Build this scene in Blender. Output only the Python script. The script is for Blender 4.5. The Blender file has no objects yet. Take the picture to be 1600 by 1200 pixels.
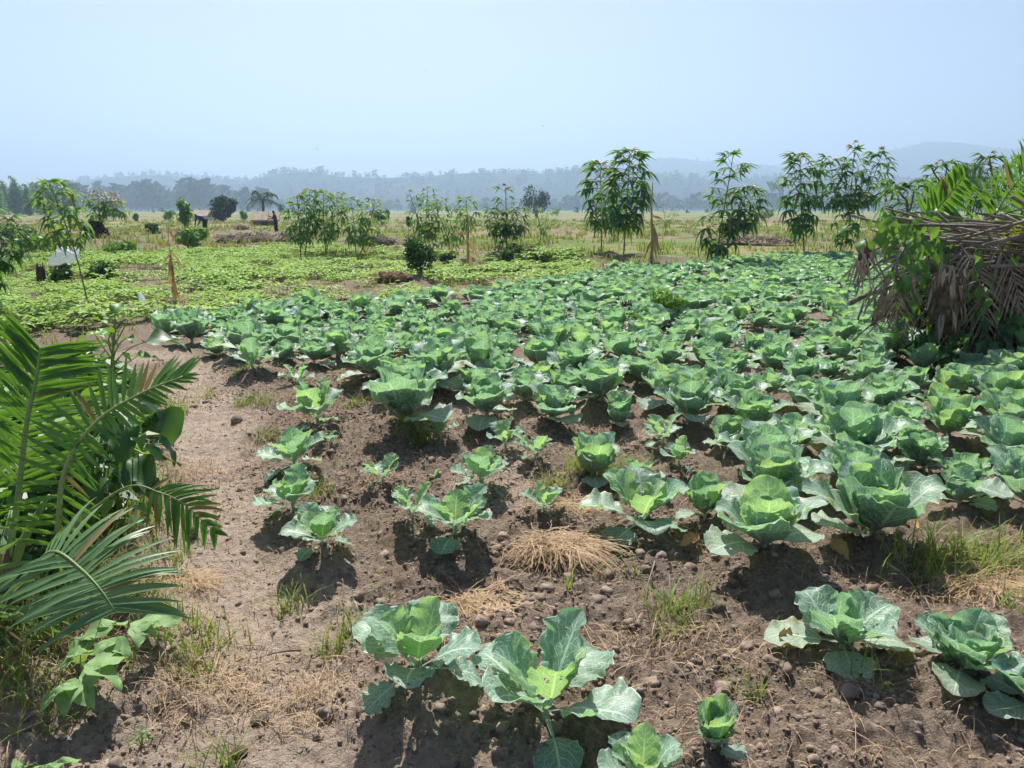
import bpy, math, random
import numpy as np
from mathutils import Vector, Matrix, Euler
R = math.radians
rng = np.random.default_rng(7)
random.seed(7)
S = bpy.context.scene
COL = S.collection

# ------------------------------------------------------------------ camera, sky, sun, exposure
CAM_H, FPX, HORIZON = 1.65, 1232.0, 328.0
PITCH = math.atan((600 - HORIZON) / FPX)
cam_d = bpy.data.cameras.new('camera')
cam_d.sensor_fit = 'HORIZONTAL'; cam_d.sensor_width = 36; cam_d.lens = FPX / 1600 * 36
cam_d.clip_start = 0.05; cam_d.clip_end = 30000
cam = bpy.data.objects.new('camera', cam_d); COL.objects.link(cam)
cam.location = (0, 0, CAM_H); cam.rotation_euler = (R(90) - PITCH, 0, 0)
S.camera = cam
SUN_EL, SUN_AZ = R(52), R(-9)          # azimuth from +Y, positive to the right
world = bpy.data.worlds.new('World'); S.world = world; world.use_nodes = True
wn = world.node_tree.nodes; wl = world.node_tree.links
sky = wn.new('ShaderNodeTexSky'); sky.sky_type = 'NISHITA'; sky.sun_disc = False
sky.sun_elevation = SUN_EL; sky.sun_rotation = SUN_AZ
sky.altitude = 1100; sky.air_density = 0.7; sky.dust_density = 3.4; sky.ozone_density = 0.0
wl.new(sky.outputs[0], wn['Background'].inputs[0]); wn['Background'].inputs[1].default_value = 0.056
sun_d = bpy.data.lights.new('sun', 'SUN'); sun_d.energy = 4.0; sun_d.angle = R(0.53); sun_d.color = (1, 0.95, 0.87)
sun = bpy.data.objects.new('sun', sun_d); COL.objects.link(sun)
TO_SUN = Vector((math.sin(SUN_AZ) * math.cos(SUN_EL), math.cos(SUN_AZ) * math.cos(SUN_EL), math.sin(SUN_EL)))
sun.rotation_euler = TO_SUN.to_track_quat('Z', 'Y').to_euler(); sun.location = (0, 0, 60)
S.view_settings.view_transform = 'Standard'; S.view_settings.look = 'None'
S.view_settings.exposure = 1.2; S.view_settings.gamma = 1.0
cy = S.cycles
cy.use_denoising = True; cy.denoiser = 'OPENIMAGEDENOISE'
cy.max_bounces = 5; cy.diffuse_bounces = 3; cy.glossy_bounces = 1; cy.transmission_bounces = 3; cy.use_adaptive_sampling = True; cy.adaptive_threshold = 0.03
cy.transparent_max_bounces = 4; cy.volume_bounces = 0; cy.caustics_reflective = False; cy.caustics_refractive = False
cy.sample_clamp_indirect = 4

def ray(px, py):
    a = (px - 800) / FPX; b = (600 - py) / FPX
    return Vector((a, math.cos(PITCH) + b * math.sin(PITCH), -math.sin(PITCH) + b * math.cos(PITCH)))
def P(px, py):                       # the ground point seen at a place in the photograph
    d = ray(px, py); t = CAM_H / -d.z
    return Vector((d.x * t, d.y * t, 0))
def U(px, py, Y):                    # the point at forward distance Y
    d = ray(px, py); t = Y / d.y
    return Vector((d.x * t, Y, CAM_H + d.z * t))

# ------------------------------------------------------------------ helpers
def setp(o, label=None, cat=None, group=None, kind=None):
    if label: o['label'] = label
    if cat: o['category'] = cat
    if group: o['group'] = group
    if kind: o['kind'] = kind
    return o
def empty(name, loc=(0, 0, 0), rz=0, label=None, cat=None, group=None):
    o = bpy.data.objects.new(name, None); COL.objects.link(o)
    o.location = loc; o.rotation_euler = (0, 0, rz); o.empty_display_size = 0.05
    return setp(o, label, cat, group)
def link(name, me, parent=None, M=None):
    o = bpy.data.objects.new(name, me); COL.objects.link(o)
    if parent is not None: o.parent = parent
    if M is not None: o.matrix_basis = M
    return o
def mesh(name, V, F, mat=None, uv=None, smooth=True, attrs=None):
    """V (n,3); F (m,k) integer array of equal-sized faces or list of tuples."""
    me = bpy.data.meshes.new(name)
    V = np.asarray(V, dtype=np.float32)
    if isinstance(F, np.ndarray):
        m, k = F.shape
        me.vertices.add(len(V)); me.vertices.foreach_set('co', V.ravel())
        me.loops.add(m * k); me.loops.foreach_set('vertex_index', F.astype(np.int32).ravel())
        me.polygons.add(m)
        me.polygons.foreach_set('loop_start', np.arange(0, m * k, k, dtype=np.int32))
        me.update(calc_edges=True); me.validate()
    else:
        me.from_pydata(V.tolist(), [], F); me.update()
    if smooth: me.polygons.foreach_set('use_smooth', np.ones(len(me.polygons), dtype=bool))
    if uv is not None:
        lay = me.uv_layers.new(name='UVMap')
        li = np.empty(len(me.loops), dtype=np.int32); me.loops.foreach_get('vertex_index', li)
        lay.data.foreach_set('uv', np.asarray(uv, dtype=np.float32)[li].ravel())
    if attrs:
        for k_, a in attrs.items():
            at = me.attributes.new(k_, 'FLOAT', 'POINT'); at.data.foreach_set('value', np.asarray(a, dtype=np.float32))
    if mat:
        for m_ in (mat if isinstance(mat, (list, tuple)) else [mat]): me.materials.append(m_)
    return me
class Acc:
    """collects vertices and faces of one part"""
    def __init__(s): s.V = []; s.F = []; s.n = 0
    def add(s, V, F):
        V = np.asarray(V, dtype=float)
        s.V.append(V); s.F += [tuple(int(i) + s.n for i in f) for f in F]; s.n += len(V)
    def mesh(s, name, mat, smooth=True):
        return mesh(name, np.concatenate(s.V), s.F, mat, smooth=smooth)
def tube(pts, rad, k=6, cap=True):
    pts = [Vector(p) for p in pts]; n = len(pts)
    rad = rad if hasattr(rad, '__len__') else [rad] * n
    V = []; F = []
    ref = Vector((0.13, 0.31, 0.94))
    for i, p in enumerate(pts):
        t = (pts[min(i + 1, n - 1)] - pts[max(i - 1, 0)]).normalized()
        r_ = ref if abs(t.dot(ref)) < .93 else Vector((1, 0, 0))
        a = t.cross(r_).normalized(); b = t.cross(a)
        for j in range(k):
            g = 2 * math.pi * j / k
            V.append(p + (a * math.cos(g) + b * math.sin(g)) * rad[i])
    for i in range(n - 1):
        for j in range(k):
            F.append((i * k + j, i * k + (j + 1) % k, (i + 1) * k + (j + 1) % k, (i + 1) * k + j))
    if cap:
        F.append(tuple(range(k))[::-1]); F.append(tuple((n - 1) * k + j for j in range(k)))
    return np.array([list(v) for v in V]), F
def bez(p0, p1, p2, n):
    p0, p1, p2 = Vector(p0), Vector(p1), Vector(p2)
    return [p0 * (1 - t) ** 2 + p1 * 2 * t * (1 - t) + p2 * t * t for t in [i / (n - 1) for i in range(n)]]
def spline(pts, n):
    pts = [Vector(p) for p in pts]; out = []
    Q = [pts[0] * 2 - pts[1]] + pts + [pts[-1] * 2 - pts[-2]]
    m = len(pts) - 1
    for i in range(n):
        t = i / (n - 1) * m; k = min(int(t), m - 1); f = t - k
        a, b, c, d = Q[k], Q[k + 1], Q[k + 2], Q[k + 3]
        out.append(((b * 2) + (c - a) * f + (a * 2 - b * 5 + c * 4 - d) * f * f + (b * 3 - a - c * 3 + d) * f ** 3) * 0.5)
    return out
# value noise
_perm = rng.permutation(4096); _val = rng.random(4096)
def vnoise(x, y):
    xi = np.floor(x).astype(np.int64); yi = np.floor(y).astype(np.int64)
    xf = x - xi; yf = y - yi
    xf = xf * xf * (3 - 2 * xf); yf = yf * yf * (3 - 2 * yf)
    h = lambda a, b: _val[_perm[(_perm[a & 4095] + b) & 4095]]
    return (h(xi, yi) * (1 - xf) + h(xi + 1, yi) * xf) * (1 - yf) + (h(xi, yi + 1) * (1 - xf) + h(xi + 1, yi + 1) * xf) * yf
def fbm(x, y, oct=4, g=.5):
    s = 0; a = 1; t = 0
    for i in range(oct):
        s = s + a * vnoise(x * 2 ** i + 17.3 * i, y * 2 ** i - 9.1 * i); t += a; a *= g
    return s / t
def sstep(a, b, x):
    t = np.clip((x - a) / (b - a), 0, 1); return t * t * (3 - 2 * t)
def instance_batch(pv, pf, mats, locs):
    """join N transformed copies of a prototype: mats (N,3,3), locs (N,3)"""
    pv = np.asarray(pv); pf = np.asarray(pf)
    V = np.einsum('nij,kj->nki', mats, pv) + locs[:, None, :]
    F = pf[None] + (np.arange(len(locs)) * len(pv))[:, None, None]
    return V.reshape(-1, 3), F.reshape(-1, pf.shape[1])
def rotz(a, s=None):
    c, n = np.cos(a), np.sin(a); z = np.zeros_like(a); o = np.ones_like(a)
    M = np.stack([np.stack([c, -n, z], -1), np.stack([n, c, z], -1), np.stack([z, z, o], -1)], -2)
    return M if s is None else M * np.asarray(s)[:, None, None]

# ------------------------------------------------------------------ materials
class NT:
    def __init__(s, name):
        s.m = bpy.data.materials.new(name); s.m.use_nodes = True; s.t = s.m.node_tree
        s.n = s.t.nodes; s.l = s.t.links; s.bsdf = s.n['Principled BSDF']; s.out = s.n['Material Output']
    def new(s, typ, **kw):
        nd = s.n.new(typ)
        for k, v in kw.items(): setattr(nd, k, v)
        return nd
    def put(s, sock, v):
        if isinstance(v, bpy.types.NodeSocket): s.l.new(v, sock)
        elif v is not None: sock.default_value = v
    def math(s, op, a, b=None, clamp=False):
        nd = s.new('ShaderNodeMath', operation=op, use_clamp=clamp); s.put(nd.inputs[0], a); s.put(nd.inputs[1], b); return nd.outputs[0]
    def mix(s, f, a, b, bt='MIX'):
        nd = s.new('ShaderNodeMix', data_type='RGBA', blend_type=bt)
        s.put(nd.inputs[0], f); s.put(nd.inputs[6], a if isinstance(a, bpy.types.NodeSocket) else (*a, 1)); s.put(nd.inputs[7], b if isinstance(b, bpy.types.NodeSocket) else (*b, 1))
        return nd.outputs[2]
    def noise(s, scale, detail=4, rough=.55, vec=None, dist=0):
        nd = s.new('ShaderNodeTexNoise'); nd.inputs['Scale'].default_value = scale; nd.inputs['Detail'].default_value = detail
        nd.inputs['Roughness'].default_value = rough; nd.inputs['Distortion'].default_value = dist
        s.put(nd.inputs['Vector'], vec if vec is not None else s.coord()); return nd.outputs[0]
    def coord(s, k='Object'):
        nd = s.new('ShaderNodeTexCoord'); return nd.outputs[k]
    def ramp(s, f, a, b):
        nd = s.new('ShaderNodeMapRange', interpolation_type='SMOOTHSTEP'); s.put(nd.inputs[0], f)
        nd.inputs[1].default_value = a; nd.inputs[2].default_value = b; return nd.outputs[0]
    def bump(s, h, strength, dist=.01):
        nd = s.new('ShaderNodeBump'); s.put(nd.inputs['Height'], h); nd.inputs['Strength'].default_value = strength
        nd.inputs['Distance'].default_value = dist; return nd.outputs[0]
    def rand(s):
        a = s.new('ShaderNodeObjectInfo').outputs['Random']; b = s.new('ShaderNodeNewGeometry').outputs['Random Per Island']
        return s.math('FRACT', s.math('ADD', a, b))
    def attr(s, k): return s.new('ShaderNodeAttribute', attribute_name=k).outputs['Fac']
def simple(name, a, b, scale=20, rough=.85, bump=.3, dist=.005, spec=.25, stretch=None):
    t = NT(name); c = t.coord()
    if stretch:
        mp = t.new('ShaderNodeMapping'); mp.inputs['Scale'].default_value = stretch; t.l.new(c, mp.inputs[0]); c = mp.outputs[0]
    n = t.noise(scale, 5, .6, c)
    col = t.mix(t.ramp(n, .32, .68), a, b)
    r = t.rand(); col = t.mix(.35, col, t.mix(r, [v * .6 for v in a], [min(1, v * 1.25) for v in b]))
    t.put(t.bsdf.inputs['Base Color'], col); t.bsdf.inputs['Roughness'].default_value = rough
    t.bsdf.inputs['Specular IOR Level'].default_value = spec
    if bump: t.put(t.bsdf.inputs['Normal'], t.bump(n, bump, dist))
    return t.m
def leafy(name, a, b, tr, tfac=.35, rough=.5, spec=.4, scale=12, third=None):
    """thin leaf: reflects a..b, lets light through with colour tr"""
    t = NT(name); r = t.rand(); n = t.noise(scale, 3)
    a, b = [v * 1.12 for v in a], [v * 1.12 for v in b]
    col = t.mix(r, a, b); col = t.mix(t.ramp(n, .3, .75), col, t.mix(.45, col, [v * 1.5 for v in b]))
    trc = t.mix(r, tr, [tr[0] * .75, tr[1] * .85, tr[2] * .8])
    if third:
        k = t.ramp(r, third[0], third[0] + .02); col = t.mix(k, col, third[1]); trc = t.mix(k, trc, third[1])
    t.put(t.bsdf.inputs['Base Color'], col); t.bsdf.inputs['Roughness'].default_value = rough
    t.bsdf.inputs['Specular IOR Level'].default_value = spec
    tb = t.new('ShaderNodeBsdfTranslucent'); t.put(tb.inputs[0], trc)
    mx = t.new('ShaderNodeMixShader'); mx.inputs[0].default_value = tfac
    t.l.new(t.bsdf.outputs[0], mx.inputs[1]); t.l.new(tb.outputs[0], mx.inputs[2]); t.l.new(mx.outputs[0], t.out.inputs[0])
    return t.m
def cabbage_mat(name, a, b, vein, tr, tfac, rough):
    t = NT(name); r = t.rand()
    uv = t.new('ShaderNodeUVMap').outputs[0]
    sp = t.new('ShaderNodeSeparateXYZ'); t.l.new(uv, sp.inputs[0])
    x = t.math('ABSOLUTE', t.math('MULTIPLY', t.math('SUBTRACT', sp.outputs[0], .5), 2)); v = sp.outputs[1]
    wob = t.noise(5, 2, .5, uv)
    # midrib, narrowing to the tip
    mid = t.ramp(t.math('SUBTRACT', x, t.math('MULTIPLY', t.math('SUBTRACT', 1.05, v), .085)), .035, -.005)
    # side veins leave the midrib obliquely and curve up
    ph = t.math('ADD', t.math('SUBTRACT', t.math('MULTIPLY', v, 8.0), t.math('MULTIPLY', t.math('POWER', x, .85), 3.1)), t.math('MULTIPLY', wob, 1.6))
    saw = t.math('ABSOLUTE', t.math('SUBTRACT', t.math('FRACT', ph), .5))
    side = t.math('MULTIPLY', t.ramp(saw, .095, .03), t.ramp(x, 1.02, .55))
    vo = t.new('ShaderNodeTexVoronoi', feature='DISTANCE_TO_EDGE'); vo.inputs['Scale'].default_value = 13; t.l.new(uv, vo.inputs['Vector'])
    net = t.math('MULTIPLY', t.ramp(vo.outputs['Distance'], .09, .02), .38)
    rim = t.math('MULTIPLY', t.ramp(x, .94, .995), .75)
    vn = t.math('MAXIMUM', t.math('MAXIMUM', mid, rim), t.math('MAXIMUM', t.math('MULTIPLY', side, .95), net))
    n = t.noise(9, 4, .6)
    col = t.mix(t.ramp(t.math('ADD', r, t.math('MULTIPLY', t.math('SUBTRACT', n, .5), 1.2)), .1, .9), a, b)
    # waxy bloom in uneven patches
    nb = t.noise(22, 4, .65); col = t.mix(t.math('MULTIPLY', t.ramp(nb, .42, .75), .5), col, (.34, .47, .43))
    # yellowed, bitten edge on some leaves
    ne = t.noise(16, 3, .6)
    edge = t.math('MULTIPLY', t.math('MULTIPLY', t.ramp(t.math('ADD', x, t.math('MULTIPLY', ne, .8)), 1.22, 1.5), t.ramp(r, .80, .86)), .9)
    col = t.mix(edge, col, (.42, .30, .08))
    colv = t.mix(vn, col, vein)
    t.put(t.bsdf.inputs['Base Color'], colv)
    t.put(t.bsdf.inputs['Roughness'], t.math('ADD', rough, t.math('MULTIPLY', nb, .2)))
    t.bsdf.inputs['Specular IOR Level'].default_value = .5
    hgt = t.math('ADD', t.math('MULTIPLY', vn, -.7), t.math('MULTIPLY', nb, .35))
    bn = t.bump(hgt, .55, .004); t.put(t.bsdf.inputs['Normal'], bn)
    tb = t.new('ShaderNodeBsdfTranslucent'); t.put(tb.inputs[0], t.mix(vn, t.mix(edge, tr, (.5, .33, .05)), [min(1, c * 1.5) for c in tr])); t.l.new(bn, tb.inputs[1])
    mx = t.new('ShaderNodeMixShader'); mx.inputs[0].default_value = tfac
    t.l.new(t.bsdf.outputs[0], mx.inputs[1]); t.l.new(tb.outputs[0], mx.inputs[2]); t.l.new(mx.outputs[0], t.out.inputs[0])
    return t.m
M = {}
M['cab'] = cabbage_mat('cabbage_leaf', (.15, .285, .225), (.235, .375, .265), (.64, .76, .63), (.31, .54, .24), .40, .34)
M['cab_heart'] = cabbage_mat('cabbage_heart_leaf', (.21, .37, .19), (.29, .45, .23), (.68, .78, .56), (.38, .60, .19), .44, .40)
M['cab_pale'] = cabbage_mat('cabbage_old_leaf', (.20, .32, .25), (.31, .41, .28), (.60, .68, .56), (.38, .52, .23), .38, .45)
M['stem'] = simple('cabbage_stem', (.30, .38, .22), (.40, .46, .30), 30, .6)
M['dead'] = leafy('dead_leaf', (.30, .17, .07), (.46, .30, .14), (.4, .24, .08), .2, .8, .2, 20)
M['palm'] = leafy('palm_leaflet', (.045, .135, .022), (.075, .19, .035), (.24, .46, .03), .38, .45, .4, 8, third=(.94, (.30, .22, .06)))
M['palm_dull'] = leafy('palm_leaflet_dull', (.07, .16, .06), (.13, .23, .10), (.24, .40, .08), .32, .42, .45, 8, third=(.95, (.30, .24, .10)))
M['palm_yellow'] = leafy('palm_leaflet_yellow', (.14, .26, .03), (.40, .38, .03), (.45, .50, .03), .38, .4, .4, 8)
M['rachis'] = simple('palm_rachis', (.16, .26, .07), (.30, .38, .14), 12, .5, .2)
M['cassava'] = leafy('cassava_leaf', (.035, .10, .042), (.07, .165, .065), (.17, .34, .05), .36, .6, .25, 10, third=(.93, (.22, .20, .05)))
M['cassava_light'] = leafy('cassava_leaf_light', (.08, .18, .055), (.14, .27, .08), (.26, .44, .07), .38, .6, .25, 10, third=(.90, (.28, .26, .05)))
M['cassava_young'] = leafy('cassava_young_leaf', (.16, .13, .06), (.26, .21, .10), (.34, .28, .08), .3, .45, .4, 10)
M['cass_stem'] = simple('cassava_stem', (.16, .13, .09), (.30, .25, .18), 25, .8, .3)
M['bean'] = leafy('bean_leaf', (.13, .27, .06), (.28, .41, .10), (.42, .60, .08), .34, .6, .22, 6)
M['bean_near'] = leafy('bean_leaf_near', (.17, .30, .12), (.23, .37, .15), (.38, .54, .10), .36, .6, .3, 40)
M['weed'] = leafy('weed_leaf', (.07, .18, .04), (.13, .27, .06), (.26, .44, .05), .34, .5, .4, 10)
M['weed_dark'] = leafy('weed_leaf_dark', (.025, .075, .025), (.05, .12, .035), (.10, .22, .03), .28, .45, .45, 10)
M['grass'] = leafy('grass_blade', (.10, .20, .03), (.22, .31, .06), (.34, .44, .06), .34, .6, .3, 4, third=(.72, (.40, .33, .14)))
M['grass_dry'] = leafy('dry_grass_blade', (.32, .25, .10), (.22, .27, .06), (.40, .36, .10), .3, .7, .2, 2)
M['straw'] = leafy('straw', (.27, .175, .095), (.46, .33, .20), (.36, .25, .13), .2, .7, .25, 10)
M['dry_strip'] = leafy('dry_palm_strip', (.16, .13, .10), (.36, .30, .235), (.22, .17, .12), .15, .8, .2, 10)
M['stick'] = simple('dry_stick', (.12, .098, .08), (.33, .275, .225), 9, .8, .5, .006, .2, (1, 1, 1))
M['fibre'] = simple('palm_trunk_fibre', (.07, .05, .035), (.22, .16, .11), 14, .95, .9, .02, .1)
M['darkwood'] = simple('dark_stump_wood', (.05, .035, .028), (.14, .10, .075), 14, .9, .8, .02, .15)
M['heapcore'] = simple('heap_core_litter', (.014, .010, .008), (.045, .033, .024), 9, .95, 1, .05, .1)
M['clod'] = simple('soil_clod', (.13, .098, .076), (.31, .245, .198), 25, .95, .9, .008, .1)
M['brush'] = simple('dry_brush', (.10, .075, .055), (.30, .22, .15), 6, .95, .6, .03, .1)
M['plastic'] = leafy('white_plastic', (.72, .75, .78), (.80, .82, .84), (.80, .83, .86), .45, .4, .5, 6)
M['tree_far'] = leafy('far_tree_leaf', (.020, .055, .026), (.045, .09, .04), (.06, .13, .035), .2, .8, .1, .2)
M['euc'] = leafy('eucalyptus_leaf', (.06, .14, .055), (.11, .21, .08), (.24, .38, .12), .45, .7, .2, .2)
M['bark'] = simple('bark', (.10, .08, .06), (.22, .18, .14), 8, .9, .4)
M['thatch'] = simple('thatch', (.34, .26, .17), (.55, .46, .34), 3, .95, .6, .03)
M['mud'] = simple('mud_wall', (.16, .10, .07), (.26, .18, .12), 2, .95, .3)
M['white_wall'] = simple('white_wash', (.62, .60, .56), (.75, .74, .70), 2, .8, .1)
M['tin'] = simple('tin_roof', (.70, .72, .74), (.82, .83, .84), 2, .4, .1)
M['maize'] = leafy('dry_maize_leaf', (.42, .25, .11), (.56, .40, .22), (.5, .3, .12), .3, .75, .2, 10)
M['skin'] = simple('skin', (.06, .035, .025), (.09, .055, .04), 5, .5, 0)
M['shirt_blue'] = simple('blue_shirt', (.03, .06, .18), (.06, .10, .28), 6, .9, .2)
M['cloth_dark'] = simple('dark_cloth', (.012, .014, .02), (.03, .032, .04), 6, .9, .2)
M['shirt_grey'] = simple('grey_shirt', (.03, .03, .04), (.07, .07, .085), 6, .9, .2)
M['bird'] = simple('bird_feather', (.03, .03, .03), (.06, .06, .06), 6, .8, 0)

# ------------------------------------------------------------------ where the cabbages grow (needed for the earth mounds)
# place in the photograph (px, py of the stem), width in px, type (m mature, y young), label
FRONT = [
 (655, 1092, 205, 'Y', 'young cabbage on a bare stem, a round leaf drooping to the soil below it'),
 (852, 1142, 250, 'Y', 'wide open young cabbage with a broad bluish leaf on its left, front centre'),
 (1115, 1182, 120, 'u', 'small upright cabbage at the bottom edge right of the wide open one'),
 (1000, 1262, 140, 'Y', 'cabbage cut by the bottom edge of the picture, only its top leaves showing'),
 (1312, 1020, 182, 'f', 'flat spreading cabbage with a pale leaf to the left, dead leaf beneath'),
 (1500, 1056, 188, 'm', 'open hearted cabbage with a yellowing bottom leaf, front right'),
 (1612, 1112, 150, 'f', 'cabbage at the right edge lying in front of the yellowing one'),
 (1190, 880, 205, 'm', 'large cabbage with drooping dark lower leaves, nearest of the dense field'),
 (1000, 826, 150, 'Y', 'cabbage with one flat leaf stretched left over the soil, beside the straw pile'),
 (1100, 818, 105, 'u', 'pale yellowish cabbage between the large drooping one and the one with a stretched flat leaf'),
 (1362, 846, 215, 'm', 'large cabbage with a round brown dead leaf lying in front of it'),
 (1496, 792, 95, 'h', 'small round cabbage with a tight head and eaten brown outer leaves'),
 (1606, 812, 170, 'm', 'cabbage cut by the right edge above the patch of green grass'),
 (462, 744, 100, 'Y', 'young cabbage furthest back of the three at the edge of the path'),
 (460, 806, 100, 'Y', 'young cabbage in the middle of the three at the edge of the path'),
 (506, 874, 100, 'Y', 'young cabbage nearest of the three at the edge of the path'),
 (600, 768, 74, 'y', 'small young cabbage with three upright leaves standing alone on bare soil'),
 (645, 830, 84, 'y', 'young cabbage with two slanting leaves left of the one on a clod mound'),
 (712, 852, 128, 'Y', 'young cabbage on a mound of grey clods with leaves out to both sides'),
 (752, 762, 100, 'Y', 'young cabbage on a thin stem with one small round leaf hanging below'),
 (850, 800, 74, 'y', 'small young cabbage just behind the big straw pile'),
 (515, 702, 38, 'y', 'tiny cabbage seedling right of the three by the path'),
 (688, 692, 56, 'y', 'small seedling in front of the big dark cabbage'),
 (682, 742, 26, 'y', 'tiniest seedling on the bare soil between two young cabbages'),
 (790, 704, 66, 'y', 'upright young cabbage at the front edge of the dense patch, left'),
 (836, 724, 66, 'y', 'pale young cabbage with a white flat leaf to its right'),
 (925, 752, 125, 'u', 'tall loose cabbage growing out of a grass tuft'),
 (1060, 738, 70, 'y', 'small cabbage with three leaves behind the stretched leaf one'),
 (1034, 694, 80, 'y', 'young cabbage on a visible stem before the dense rows'),
 (1138, 708, 95, 'u', 'bright green fan shaped cabbage left of the rusty leaf'),
 (998, 764, 76, 'y', 'small bluish cabbage just behind the one with a stretched leaf'),
 (498, 676, 105, 'Y', 'young cabbage with long low leaves at the left end of its row'),
 (636, 678, 172, 'm', 'big dark cabbage at the front left corner of the dense field'),
 (762, 668, 115, 'm', 'loose cabbage right of the big dark corner one'),
 (862, 664, 118, 'm', 'cabbage with a very pale leaf tucked under its left side'),
 (964, 664, 78, 'u', 'single fan leafed cabbage with bare soil around it'),
 (1076, 668, 135, 'm', 'broad cabbage behind the young one on a visible stem'),
 (1180, 676, 118, 'm', 'bluish cabbage with a rusty orange patch on a lower leaf'),
 (396, 586, 70, 'Y', 'cabbage at the left end of the field above the grass tufts'),
 (466, 606, 56, 'y', 'small cabbage behind the one with long low leaves'),
 (492, 570, 72, 'm', 'cabbage between the end one and the big silvery clump'),
 (300, 530, 90, 'm', 'leftmost cabbage of the field near the dry maize stalk'),
 (340, 545, 62, 'm', 'silvery cabbage just in front of the leftmost one'),
]
def to_px(x, y, z=0.0):
    dx, dy, dz = x, y, z - CAM_H
    c, s = math.cos(PITCH), math.sin(PITCH)
    d = dy * c - dz * s; u = dy * s + dz * c
    return 800 + FPX * dx / d, 600 - FPX * u / d
def inpoly(px, py, poly):
    ins = np.zeros(np.shape(px), bool); n = len(poly)
    for i in range(n):
        x1, y1 = poly[i]; x2, y2 = poly[(i + 1) % n]
        c = ((y1 > py) != (y2 > py)) & (px < (x2 - x1) * (py - y1) / ((y2 - y1) if y2 != y1 else 1e-9) + x1)
        ins ^= c
    return ins
FIELD = [(250, 528), (330, 560), (540, 588), (590, 640), (720, 655), (930, 650), (1040, 645), (1130, 660), (1240, 700), (1090, 740), (1130, 790), (1260, 815), (1440, 800),
         (1600, 780), (1690, 780), (1690, 640), (1600, 612), (1420, 606), (1372, 570), (1372, 520), (1440, 500), (1440, 404), (1180, 410), (1060, 424), (960, 424), (930, 444), (880, 452), (650, 482), (420, 494), (250, 510)]
CAB = []          # x, y, diameter, type, label
for px, py, w, k, lab in FRONT:
    py += 14 if py > 900 else 8
    p = P(px, py); d = math.hypot(p.y * math.cos(PITCH) + CAM_H * math.sin(PITCH), 0)
    CAB.append((p.x, p.y, w / FPX * d, k, lab))
pts = [(c[0], c[1], c[2] * .5) for c in CAB]
cand = []
prng = np.random.default_rng(21)
C = np.stack([prng.uniform(-8, 16, 90000), prng.uniform(3.0, 27, 90000)], 1)
cx, cy_ = to_px(C[:, 0], C[:, 1])
C = C[inpoly(cx, cy_, FIELD)]
for x, y in C:
    if vnoise(np.array(x * .9 + 40), np.array(y * .9)) > .80: continue
    big = prng.choice([.42, .5, .55, .6, .64, .7]) * prng.uniform(.94, 1.06)
    ok = True
    for a, b, r in pts:
        if (a - x) ** 2 + (b - y) ** 2 < (r + big * .33) ** 2: ok = False; break
    if ok:
        pts.append((x, y, big * .34)); cand.append((x, y, big))
cand.sort(key=lambda c: c[1])
N_IND = 300 - len(CAB)
FAR_CAB = cand[N_IND:]
for x, y, b in cand[:N_IND]: CAB.append((x, y, b, 'u' if prng.random() < .13 else ('h' if prng.random() < .12 else 'm'), None))
print('cabbages', len(CAB), 'far', len(FAR_CAB))

# ------------------------------------------------------------------ ground
PATH = [P(520, 1420), P(430, 1200), P(400, 1060), P(350, 940), P(345, 820), P(325, 700), P(310, 620), P(300, 570)]
PATH = np.array([[p.x, p.y] for p in PATH])
def path_dist(x, y):
    d = np.full(np.shape(x), 99.0)
    for a, b in zip(PATH[:-1], PATH[1:]):
        ab = b - a; t = np.clip(((x - a[0]) * ab[0] + (y - a[1]) * ab[1]) / (ab @ ab), 0, 1)
        d = np.minimum(d, np.hypot(x - a[0] - t * ab[0], y - a[1] - t * ab[1]))
    return d
MOUND = np.array([(c[0], c[1], c[2]) for c in CAB if c[1] < 9])
BUMPS = []   # extra earth banks: x, y, rx, ry, h
for px, py, rx, ry, h in [(590, 452, 1.1, .5, .22), (640, 448, .7, .5, .28), (520, 458, 1.0, .4, .12), (412, 374, 7, 2.5, .5), (590, 384, 3, 1.2, .5), (150, 385, 2, 1.5, .35), (60, 390, 5, 2, .4), (1480, 590, 2.2, 1.2, .12),
                          (30, 1060, .6, .5, .12), (-40, 900, .9, .8, .15), (870, 410, 4, .8, .25), (980, 408, 3, .8, .2), (745, 408, 2, .7, .2), (860, 366, 5, 2, .4), (1100, 374, 6, 2, .3)]:
    p = P(px, py); BUMPS.append((p.x, p.y, rx, ry, h))
def gh(x, y):
    x = np.asarray(x, float); y = np.asarray(y, float)
    r = np.hypot(x, y); pd = path_dist(x, y) + (fbm(x * 2, y * 2, 2) - .5) * .35
    pw = 1 - sstep(.12, .5, pd)
    near = 1 - sstep(9, 16, r)
    z = (fbm(x * .45, y * .45, 3) - .5) * .16
    rough = fbm(x * 4.2, y * 4.2, 4, .55) - .5
    cl = fbm(x * 13, y * 13, 4, .7); cl = np.maximum(cl - .40, 0); fine = vnoise(x * 34, y * 34) * vnoise(x * 21 + 5, y * 21)
    z = z + near * (1 - .45 * pw) * (rough * .12 + cl * .11 + fine * .012) - pw * .05 * near
    m = np.zeros_like(z)
    for a, b, d in MOUND:
        q = ((x - a) ** 2 + (y - b) ** 2) / (.2 * d + .10) ** 2
        k = q < 9
        if np.any(k): m = np.maximum(m, np.where(k, np.exp(-q) * (.035 + .10 * d), 0))
    z = z + m * (.9 + .35 * cl)
    for a, b, rx, ry, h in BUMPS:
        z = z + h * np.exp(-((x - a) / rx) ** 2 - ((y - b) / ry) ** 2) * (.6 + .8 * fbm(x * 2.2, y * 2.2, 3))
    z = z + sstep(25, 45, r) * (fbm(x * .35, y * .35, 3) - .5) * .30
    return z
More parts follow.
